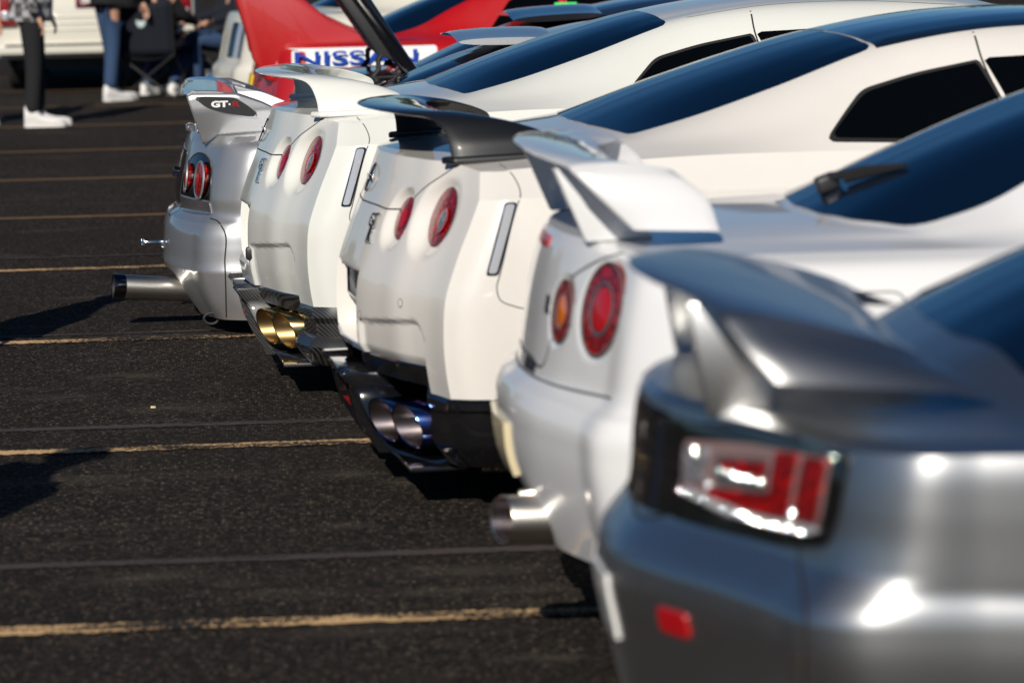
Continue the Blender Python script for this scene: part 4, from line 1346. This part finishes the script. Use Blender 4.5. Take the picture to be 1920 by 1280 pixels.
root, b = plain_coupe('black_coupe', 'black coupe with its boot lid raised and a roof spoiler', (.07, 18.2, 0), 'paint_black', -.075, 1.315)
lid = slab('boot_lid', [(.68, .865), (.705, .90), (.345, 1.47), (.005, 1.72), (-.025, 1.68), (.295, 1.42), (.605, .93)], -.60, .60, 'gloss_black', root, .012)
slab('lid_liner', [(.605, .95), (.295, 1.40), (.255, 1.37), (.505, .99)], -.54, .54, 'dark_plastic', lid, .01)
for s_ in (-1, 1):
    MB().tube([(.545, s_ * .52, 1.02), (.505, s_ * .53, .97), (.505, s_ * .54, .92), (.455, s_ * .55, .86), (.435, s_ * .55, .80)], .014, 8).build('lid_strut', 'rubber', root)
    MB().tube([(.665, s_ * .50, .93), (.605, s_ * .50, .90), (.575, s_ * .50, .84), (.595, s_ * .50, .78)], .022, 8).build('lid_hinge', 'rubber', root)
slab('boot_well', [(.15, .872), (.74, .895), (.74, .90), (.15, .877)], -.6, .6, 'rubber', root, 0)
S = [foil((1.17, y, 1.168 - .05 * abs(y)), (1.62, y, 1.190 - .06 * abs(y)), .032, (0, 0, 1), 9) for y in (-.52, -.46, 0, .46, .52)]
loft('roof_spoiler', S, 'paint_black', root, True, .05)
for s_ in (-1, 1):
    round_lamp(b, root, s_ * .58, .745, .075, 'lens_red', None)

root, b = plain_coupe('red_coupe', 'bright red coupe with white name banner along its side and tall spoiler', (-.12, 22.0, 0), 'paint_red', -.03, 1.36)
bn = decal(b, 'side_banner', rounded([(.215, .765), (.215, .892), (1.15, .892), (1.15, .765)], .012), 'right', 'white_paint_mark', root, .004, 5, 110)
text('banner_letters', 'NISSAN', .112, 'blue_letter', bn, frame_of((.675, -.899, .833), (1, 0, 0), (0, -1, 0)), .0015, .0015, xscale=1.95)
for s_ in (-1, 1):
    slab('spoiler_side', [(-.03, 1.42), (-.015, 1.20), (.062, .93), (.075, .84), (.16, .70), (.60, .72), (.90, .90), (.80, .94), (.70, .972), (.53, 1.055), (.375, 1.19), (.27, 1.34), (.25, 1.42)], s_ * .56, s_ * .68, 'paint_red', root, .02)
    for (y, r_) in ((.60, .085), (.40, .07)):
        round_lamp(b, root, s_ * y, .76, r_, 'lens_red', 'reflector_red')
slab('spoiler_blade', [(-.04, 1.43), (.0, 1.46), (.28, 1.43), (.27, 1.41)], -.70, .70, 'paint_red', root, .006)
gs = decal(b, 'window_sticker', [(1.86, 1.075), (1.99, 1.075), (1.99, 1.115), (1.86, 1.115)], 'right', 'green_sticker', root, .006, 3, 40)
decal(b, 'number_plate', [(-.20, .60), (.20, .60), (.20, .72), (-.20, .72)], 'rear', 'yellow_tag', root, .008, 3, 60)

root, b = plain_coupe('cream_hatchback', 'cream car with upright grey tail lamps, beyond the red coupe', (-.33, 25.9, 0), 'paint_cream', .02, 1.42)
for s_ in (-1, 1):
    for k, (y0, y1, m_) in enumerate(((.45, .57, 'chrome_dark'), (.58, .66, 'clear_lens'), (.67, .76, 'smoke_lens'))):
        decal(b, 'tail_lamp', rounded([(s_ * y0, .68), (s_ * y1, .68), (s_ * y1, .92), (s_ * y0, .92)], .015), 'rear', m_, root, .005, 4, 60)
decal(b, 'roof_marker', [(.30, .99), (.40, .99), (.40, 1.03), (.30, 1.03)], 'right', 'orange_lens', root, .006, 3, 40)
MB().box((-.01, 0, .50), (.08, 1.55, .09)).build('rear_bumper', 'chrome', root, 30, .02)

# ------------------------------------------------------------------ cream pick-up seen square from behind
def make_ute():
    root = thing('pickup_truck', 'cream pick-up with maroon number plate, parked behind the camp chairs', 'truck', (-1.52, 34.6, 0), 0)
    W, D = .93, 4.9
    sec = [(-W, .36), (-W, .98), (-W + .02, 1.02), (W - .02, 1.02), (W, .98), (W, .36), (W - .03, .33), (-W + .03, .33)]
    n = len(sec)
    V = [(x, .06, z) for x, z in sec] + [(x, D, z) for x, z in sec]
    MB().add(V, [tuple(range(n)), tuple(reversed(range(n, 2 * n)))] + [(i, (i + 1) % n, n + (i + 1) % n, n + i) for i in range(n)]).build('tray_body', 'paint_cream', root, 30, .015)
    cab = [(-.82, 1.0), (-.70, 1.55), (-.60, 1.62), (.60, 1.62), (.70, 1.55), (.82, 1.0)]
    n = len(cab)
    V = [(x, 1.7, z) for x, z in cab] + [(x * .97, 3.3, z) for x, z in cab]
    c = MB().add(V, [tuple(range(n)), tuple(reversed(range(n, 2 * n)))] + [(i, (i + 1) % n, n + (i + 1) % n, n + i) for i in range(n)]).build('cab', 'paint_cream', root, 30, .04)
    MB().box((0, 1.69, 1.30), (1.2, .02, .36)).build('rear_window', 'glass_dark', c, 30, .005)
    tg = MB().box((0, .03, .72), (1.42, .06, .50)).build('tailgate', 'paint_cream', root, 30, .012)
    for z in (.60, .66, .72):
        MB().box((0, -.004, z), (1.30, .012, .016)).build('tailgate_rib', 'paint_cream', tg, 30, .004)
    MB().box((.11, -.012, .47), (.05, .03, .05)).build('tow_ball', 'chrome', root, 30, .01)
    bp = MB().box((0, .0, .425), (1.86, .14, .10)).build('rear_bumper', 'paint_cream', root, 30, .02)
    MB().box((0, -.075, .462), (1.7, .012, .016)).build('bumper_strip', 'dark_plastic', bp)
    pl = MB().box((.02, -.012, .865), (.40, .016, .125)).build('number_plate', 'plate_maroon', root, 30, .004)
    text('plate_letters', '0R0T 08', .085, 'white_paint_mark', pl, frame_of((.02, -.0215, .862), (1, 0, 0), (0, -1, 0)), .001, .002)
    MB().box((0, -.004, 1.0), (1.5, .03, .07)).build('tailgate_cap', 'white_plate', root, 30, .01)
    for s_ in (-1, 1):
        l_ = MB().box((s_ * .82, .03, .82), (.16, .07, .34)).build('tail_lamp', 'lens_red', root, 30, .015)
        MB().box((s_ * .82, -.008, .74), (.12, .02, .08)).build('reversing_lens', 'clear_lens', l_, 30, .006)
        for y in (1.1, 4.0):
            w_ = wheel_at(root, s_ * .78, y, .34, .34, .22)
            w_.rotation_euler = (0, 0, R(90))
    MB().box((0, 2.4, .32), (1.5, 4.2, .2)).build('underbody', 'dark_plastic', root)
make_ute()

# ------------------------------------------------------------------ people
def skin_mesh(name, joints, bones, m, parent, sub=2, root_i=0):
    """one continuous surface grown round a skeleton: joints = [(x, y, z, radius or (rx, ry))]"""
    me = bpy.data.meshes.new(name)
    me.from_pydata([j[:3] for j in joints], bones, [])
    o = bpy.data.objects.new(name + '_tmp', me)
    COL.objects.link(o)
    o.modifiers.new('skin', 'SKIN')
    o.modifiers['skin'].use_smooth_shade = True
    for i, j in enumerate(joints):
        r_ = j[3]
        me.skin_vertices[0].data[i].radius = r_ if isinstance(r_, tuple) else (r_, r_)
        me.skin_vertices[0].data[i].use_root = i == root_i
    sb = o.modifiers.new('sub', 'SUBSURF')
    sb.levels = sb.render_levels = sub
    bpy.context.view_layer.update()
    out = bpy.data.meshes.new_from_object(o.evaluated_get(bpy.context.evaluated_depsgraph_get()))
    bpy.data.objects.remove(o)
    out.name = name
    out.polygons.foreach_set('use_smooth', [True] * len(out.polygons))
    return link(name, out, m, parent)
def shoe(parent, p, yaw, m='white_shoe', L=.28, hi=1.0):
    d = Vector((math.cos(yaw), math.sin(yaw), 0))
    s_ = Vector((-d.y, d.x, 0))
    secs = []
    for t, wd, h in ((-.30, .028, .085), (-.26, .036, .105), (-.10, .040, .105), (.10, .043, .078), (.30, .046, .058), (.55, .045, .050), (.66, .030, .040), (.70, .012, .030)):
        c = Vector(p) + d * L * t
        ring_ = []
        for a in np.linspace(0, 2 * math.pi, 14, endpoint=False):
            hh = h * (hi if t < .05 else 1 + (hi - 1) * .25)
            ring_.append(c + s_ * wd * math.cos(a) + Vector((0, 0, .012 + hh / 2 + hh / 2 * math.sin(a))))
        secs.append(ring_)
    o = loft('shoe', secs, m, parent, True, .02, 60)
    so = []
    for t, wd in ((-.31, .026), (-.26, .040), (0, .044), (.3, .050), (.55, .048), (.68, .030), (.71, .012)):
        c = Vector(p) + d * L * t
        so.append([c + s_ * wd + Vector((0, 0, .0)), c + s_ * wd + Vector((0, 0, .026)), c - s_ * wd + Vector((0, 0, .026)), c - s_ * wd])
    loft('sole', so, 'sole', o, True, .03, 40)
    return o
def hand(parent, p, d, m='skin', scale=1.0):
    """palm and five bent fingers"""
    p, d = Vector(p), Vector(d).normalized()
    s_ = d.cross(Vector((0, 0, 1)))
    if s_.length < .1:
        s_ = Vector((0, 1, 0))
    s_.normalize()
    n = s_.cross(d)
    J = [(*p, .024), (*(p + d * .045), (.036, .018)), (*(p + d * .085), (.038, .016))]
    E_ = [(0, 1), (1, 2)]
    for k, (off, ln) in enumerate(((-.030, .060), (-.010, .075), (.010, .080), (.029, .066))):
        b0 = len(J)
        q = p + d * .09 + s_ * off
        J += [(*q, .009), (*(q + d * ln * .5 - n * .012), .0085), (*(q + d * ln * .8 - n * .035), .0075)]
        E_ += [(2, b0), (b0, b0 + 1), (b0 + 1, b0 + 2)]
    q = p + d * .03 - s_ * .035
    b0 = len(J)
    J += [(*q, .011), (*(q + d * .035 - s_ * .015 - n * .01), .010), (*(q + d * .06 - s_ * .012 - n * .02), .008)]
    E_ += [(1, b0), (b0, b0 + 1), (b0 + 1, b0 + 2)]
    return skin_mesh('hand', J, E_, m, parent, 1)
def person(label, loc, rz, pose, top_m, leg_m, shoe_m='white_shoe', hair=(.03, .02, .015), wide=1.0, boot=(.28, 1.0)):
    """pose: dict of joints in local coordinates, x = facing direction"""
    root = thing('person', label, 'person', loc, rz)
    g = pose
    J, E_, idx = [], [], {}
    def add(k, r_):
        idx[k] = len(J)
        J.append((*g[k], r_))
    for k, r_ in (('pelvis', (.13, .15)), ('chest', (.12, .17)), ('neck', .055), ('head', .085), ('crown', .07), ('hipl', .085), ('kneel', .055), ('anklel', .038), ('hipr', .085), ('kneer', .055), ('ankler', .038),
                  ('shl', .062), ('ell', .043), ('wrl', .030), ('shr', .062), ('elr', .043), ('wrr', .030)):
        add(k, r_)
    for a, c in (('pelvis', 'chest'), ('chest', 'neck'), ('neck', 'head'), ('head', 'crown'), ('pelvis', 'hipl'), ('hipl', 'kneel'), ('kneel', 'anklel'), ('pelvis', 'hipr'), ('hipr', 'kneer'), ('kneer', 'ankler'),
                 ('chest', 'shl'), ('shl', 'ell'), ('ell', 'wrl'), ('chest', 'shr'), ('shr', 'elr'), ('elr', 'wrr')):
        E_.append((idx[a], idx[c]))
    body = skin_mesh('body', J, E_, 'skin', root, 2)
    sub_ = lambda ks, es, nm, m_: skin_mesh(nm, [(*g[k], r_) for k, r_ in ks], es, m_, root, 2)
    pelv = g['pelvis']
    waist = tuple(np.array(pelv) * .75 + np.array(g['chest']) * .25)
    g2 = dict(g, waist=waist)
    ks = [('pelvis', (.145 * wide, .165 * wide)), ('waist', (.13 * wide, .155 * wide)), ('hipl', .105), ('kneel', .074), ('anklel', .062), ('hipr', .105), ('kneer', .074), ('ankler', .062)]
    skin_mesh('trousers', [(*g2[k], r_) for k, r_ in ks], [(0, 1), (0, 2), (2, 3), (3, 4), (0, 5), (5, 6), (6, 7)], leg_m, root, 2)
    hem = tuple(np.array(pelv) + np.array((0, 0, -.06)))
    g2['hem'] = hem
    ks = [('waist', (.165 * wide, .185 * wide)), ('hem', (.175 * wide, .195 * wide)), ('chest', (.15, .20)), ('neck', .068), ('shl', .085), ('ell', .064), ('wrl', .048), ('shr', .085), ('elr', .064), ('wrr', .048)]
    skin_mesh('jacket', [(*g2[k], r_) for k, r_ in ks], [(0, 1), (0, 2), (2, 3), (2, 4), (4, 5), (5, 6), (2, 7), (7, 8), (8, 9)], top_m, root, 2)
    for s_ in 'lr':
        a, k = Vector(g['ankle' + s_]), Vector(g['knee' + s_])
        shoe(root, (a.x + .04, a.y, max(0, a.z - .09)), g.get('toe', 0.0), shoe_m, *boot)
        w_, e_ = Vector(g['wr' + s_]), Vector(g['el' + s_])
        hand(root, w_ + (w_ - e_).normalized() * .02, w_ - e_)
    h = Vector(g['head'])
    m_ = M.get('hair') or mat('hair', hair, .6)
    V, F = [], []
    n = 16
    for i in range(7):
        th = math.pi * .52 * i / 6
        for k in range(n):
            ph = 2 * math.pi * k / n
            V.append(h + Vector((-.012 + .107 * math.sin(th) * math.cos(ph), .092 * math.sin(th) * math.sin(ph), .05 + .095 * math.cos(th))))
    F = grid_faces(7, n, 0, True) + [tuple(range(n))]
    part('hair', V, F, 'hair', root, 60)
    f = h + Vector((.088, 0, 0))
    MB().tube([f + Vector((0, 0, .03)), f + Vector((.02, 0, -.012)), f + Vector((.004, 0, -.02))], [.008, .014, .009], 8).build('nose', 'skin', root)
    for s_ in (-1, 1):
        disc('eye', f + Vector((-.004, s_ * .032, .028)), (1, s_ * .2, 0), .011, 'letter_dark', root, 12, 2, .004)
        disc('ear', h + Vector((.0, s_ * .087, .012)), (0, s_, 0), .028, 'skin', root, 12, 2, .008, rx=.017)
    MB().tube([f + Vector((-.004, -.022, -.048)), f + Vector((.004, 0, -.048)), f + Vector((-.004, .022, -.048))], .006, 6).build('mouth', 'red_sticker', root)
    return root
def standing(step=.0, spread=.10, bend=0.0, arm=(.05, -.02), h=1.0):
    return {'pelvis': (0, 0, .93 * h), 'chest': (.01 + bend, 0, 1.30 * h), 'neck': (.02 + bend, 0, 1.50 * h), 'head': (.05 + bend, 0, 1.60 * h), 'crown': (.04 + bend, 0, 1.68 * h),
            'hipl': (0, spread, .86 * h), 'kneel': (step * .5 + .02, spread, .48 * h), 'anklel': (step, spread, .09), 'hipr': (0, -spread, .86 * h), 'kneer': (-step * .4 + .02, -spread, .48 * h), 'ankler': (-step, -spread, .09),
            'shl': (bend, .20, 1.42 * h), 'ell': (arm[0] - .03, .26, 1.14 * h), 'wrl': (arm[0] + .08, .25, .90 * h), 'shr': (bend, -.20, 1.42 * h), 'elr': (arm[1] - .03, -.26, 1.14 * h), 'wrr': (arm[1] + .08, -.25, .90 * h)}
def seated(z=.40, knee=.46, out=.10, foot=.42, lean=-.12, arm=.30):
    return {'pelvis': (0, 0, z + .10), 'chest': (lean, 0, z + .46), 'neck': (lean - .02, 0, z + .66), 'head': (lean + .02, 0, z + .76), 'crown': (lean + .01, 0, z + .84),
            'hipl': (.06, .10, z + .07), 'kneel': (.44, out + .06, z + .09), 'anklel': (foot, out + .04, .09), 'hipr': (.06, -.10, z + .07), 'kneer': (.44, -out - .06, z + .09), 'ankler': (foot + .06, -out - .02, .09),
            'shl': (lean, .20, z + .56), 'ell': (lean + .16, .28, z + .32), 'wrl': (arm, .26, z + .26), 'shr': (lean, -.20, z + .56), 'elr': (lean + .16, -.28, z + .32), 'wrr': (arm, -.26, z + .26)}
def plaid():
    m = mat('plaid_shirt', (.4, .4, .4), .85)
    v = obj_coord(m)
    ck = nn(m, 'ShaderNodeTexChecker')
    ck.inputs['Scale'].default_value = 17
    ck.inputs['Color1'].default_value = (.62, .61, .64, 1)
    ck.inputs['Color2'].default_value = (.012, .012, .014, 1)
    lk(m, v, ck.inputs['Vector'])
    n = noise(m, v, 60, 3)
    lk(m, mixc(m, n, ck.outputs['Color'], (.10, .10, .11)), bsdf(m).inputs['Base Color'])
plaid()
person('person in black and white checked shirt, black trousers and white boots, walking', (-1.80, 29.35, 0), R(0), standing(.02, .06, .02), 'plaid_shirt', 'black_cloth', boot=(.33, 1.7))
person('person in black coat cut off by the left edge of the picture', (-2.36, 29.7, 0), R(20), standing(.0, .08, .0, (.1, .1)), 'black_cloth', 'black_cloth', wide=1.25)
person('person standing in blue jeans and white trainers beside the camp chair', (-1.33, 33.0, 0), R(35), standing(.05, .05, .03, (.12, .12)), 'black_cloth', 'denim', boot=(.32, 1.35))
def camp_chair(label, loc, rz, logo=False):
    root = thing('camp_chair', label, 'chair', loc, rz, None)
    V, F = [], []
    n = 9
    for i in range(n):
        for j in range(n):
            y = -.27 + .54 * j / (n - 1)
            z = .40 + .45 * i / (n - 1)
            V.append((-.24 - .12 * i / (n - 1) - .05 * (1 - (2 * j / (n - 1) - 1) ** 2), y * (1 + .06 * i / n), z + .05 * abs(2 * j / (n - 1) - 1) * (i / (n - 1))))
    bk = part('backrest', V, grid_faces(n, n), 'navy_cloth', root)
    bk.modifiers.new('thickness', 'SOLIDIFY').thickness = .008
    V = []
    for i in range(n):
        for j in range(n):
            V.append((-.26 + .50 * i / (n - 1), -.27 + .54 * j / (n - 1), .41 - .05 * (1 - (2 * j / (n - 1) - 1) ** 2) + .03 * i / (n - 1)))
    st = part('seat', V, grid_faces(n, n), 'navy_cloth', root)
    st.modifiers.new('thickness', 'SOLIDIFY').thickness = .008
    for a, c in (((-.26, -.27, .0), (.24, -.27, .42)), ((.24, -.27, .0), (-.26, -.27, .42)), ((-.26, .27, .0), (.24, .27, .42)), ((.24, .27, .0), (-.26, .27, .42)), ((-.26, -.27, .0), (-.26, .27, .40)), ((-.26, .27, .0), (-.26, -.27, .40)), ((.24, -.27, 0), (.24, .27, .42)), ((.24, .27, 0), (.24, -.27, .42))):
        MB().tube([a, c], .010, 8).build('leg', 'rubber', root)
    for s_ in (-1, 1):
        MB().tube([(-.26, s_ * .27, .40), (-.33, s_ * .285, .70), (-.375, s_ * .29, .90)], .010, 8).build('back_post', 'rubber', root)
        MB().box((-.03, s_ * .30, .60), (.46, .06, .012)).build('armrest', 'navy_cloth', root, 30, .004)
        MB().tube([(.22, s_ * .28, .42), (.20, s_ * .30, .60)], .009, 8).build('armrest_post', 'rubber', root)
    if logo:
        V = []
        for k in range(24):
            a = 2 * math.pi * k / 24
            r_ = .055 if k % 2 else .035
            V.append((-.372, r_ * math.cos(a), .70 + r_ * 1.1 * math.sin(a)))
        part('printed_logo', V, [tuple(range(24))], 'pale_print', root)
    return root
mat('pale_print', (.45, .55, .56), .7)
camp_chair('navy folding camp chair with a pale round print on its back', (-.93, 33.4, 0), R(72), True)
person('person in black jacket and blue jeans sitting in the printed camp chair', (-.93, 33.4, .02), R(60), seated(foot=.02), 'black_cloth', 'denim')
camp_chair('navy folding camp chair nearest the cream hatchback', (-.22, 33.9, 0), R(150))
person('person in dark jacket and light jeans sitting in the camp chair nearest the cream hatchback', (-.22, 33.9, .02), R(200), seated(), 'navy_cloth', 'denim')
# unseen bystanders, added left of the row to cast shadows into the bays
person('unseen person in black jacket, added to cast the shadow across the second yellow line', (-1.48, 8.8, 0), R(10), standing(.02, .14, .0, (.0, .0), 1.03), 'black_cloth', 'denim', wide=1.3)
person('unseen person in navy jacket, added to cast the shadow pointing at the long steel exhaust', (-1.5, 13.6, 0), R(-10), standing(.05, .10, .0), 'navy_cloth', 'black_cloth')
# ------------------------------------------------------------------ litter
MB().box((-.40, 12.55, .006), (.018, .008, .008)).build('cigarette_end', 'plate_yellow', None, 30, .002)
tag(bpy.data.objects['cigarette_end'], 'tiny yellow cigarette end lying on the bare asphalt', 'litter')

# ------------------------------------------------------------------ unseen far trees, added round the car park for dark reflections
def reflection_trees():
    rnd = random.Random(3)
    mat('far_leaves', (.035, .05, .022), .8)
    rg = np.random.default_rng(3)
    n = 300
    VV = []
    for k in range(480):
        a = 2 * math.pi * k / 480 + rnd.uniform(-.01, .01)
        d = rnd.uniform(95, 130)
        s_ = rnd.uniform(1.8, 3.4)
        c = rg.normal(0, 1, (n, 3))
        c *= (rg.uniform(.45, 1.0, (n, 1)) ** .5) / np.linalg.norm(c, axis=1, keepdims=True)
        c = c * s_ * np.array([1.1, 1.1, .95]) + np.array([d * math.cos(a), d * math.sin(a) + 12, s_ * .95])
        u = rg.normal(0, 1, (n, 3)) * .24
        v = rg.normal(0, 1, (n, 3)) * .24
        VV.append(np.stack([c - u, c - v, c + u, c + v], 1).reshape(-1, 3))
    VV = np.concatenate(VV)
    VV[:, 2] = np.maximum(VV[:, 2], 0)
    me = bpy.data.meshes.new('reflection_trees')
    me.from_pydata(VV.tolist(), [], np.arange(len(VV)).reshape(-1, 4).tolist())
    tag(link('reflection_trees', me, 'far_leaves'), 'unseen belt of far trees round the car park, added for dark reflections', 'trees', kind='stuff')
reflection_trees()
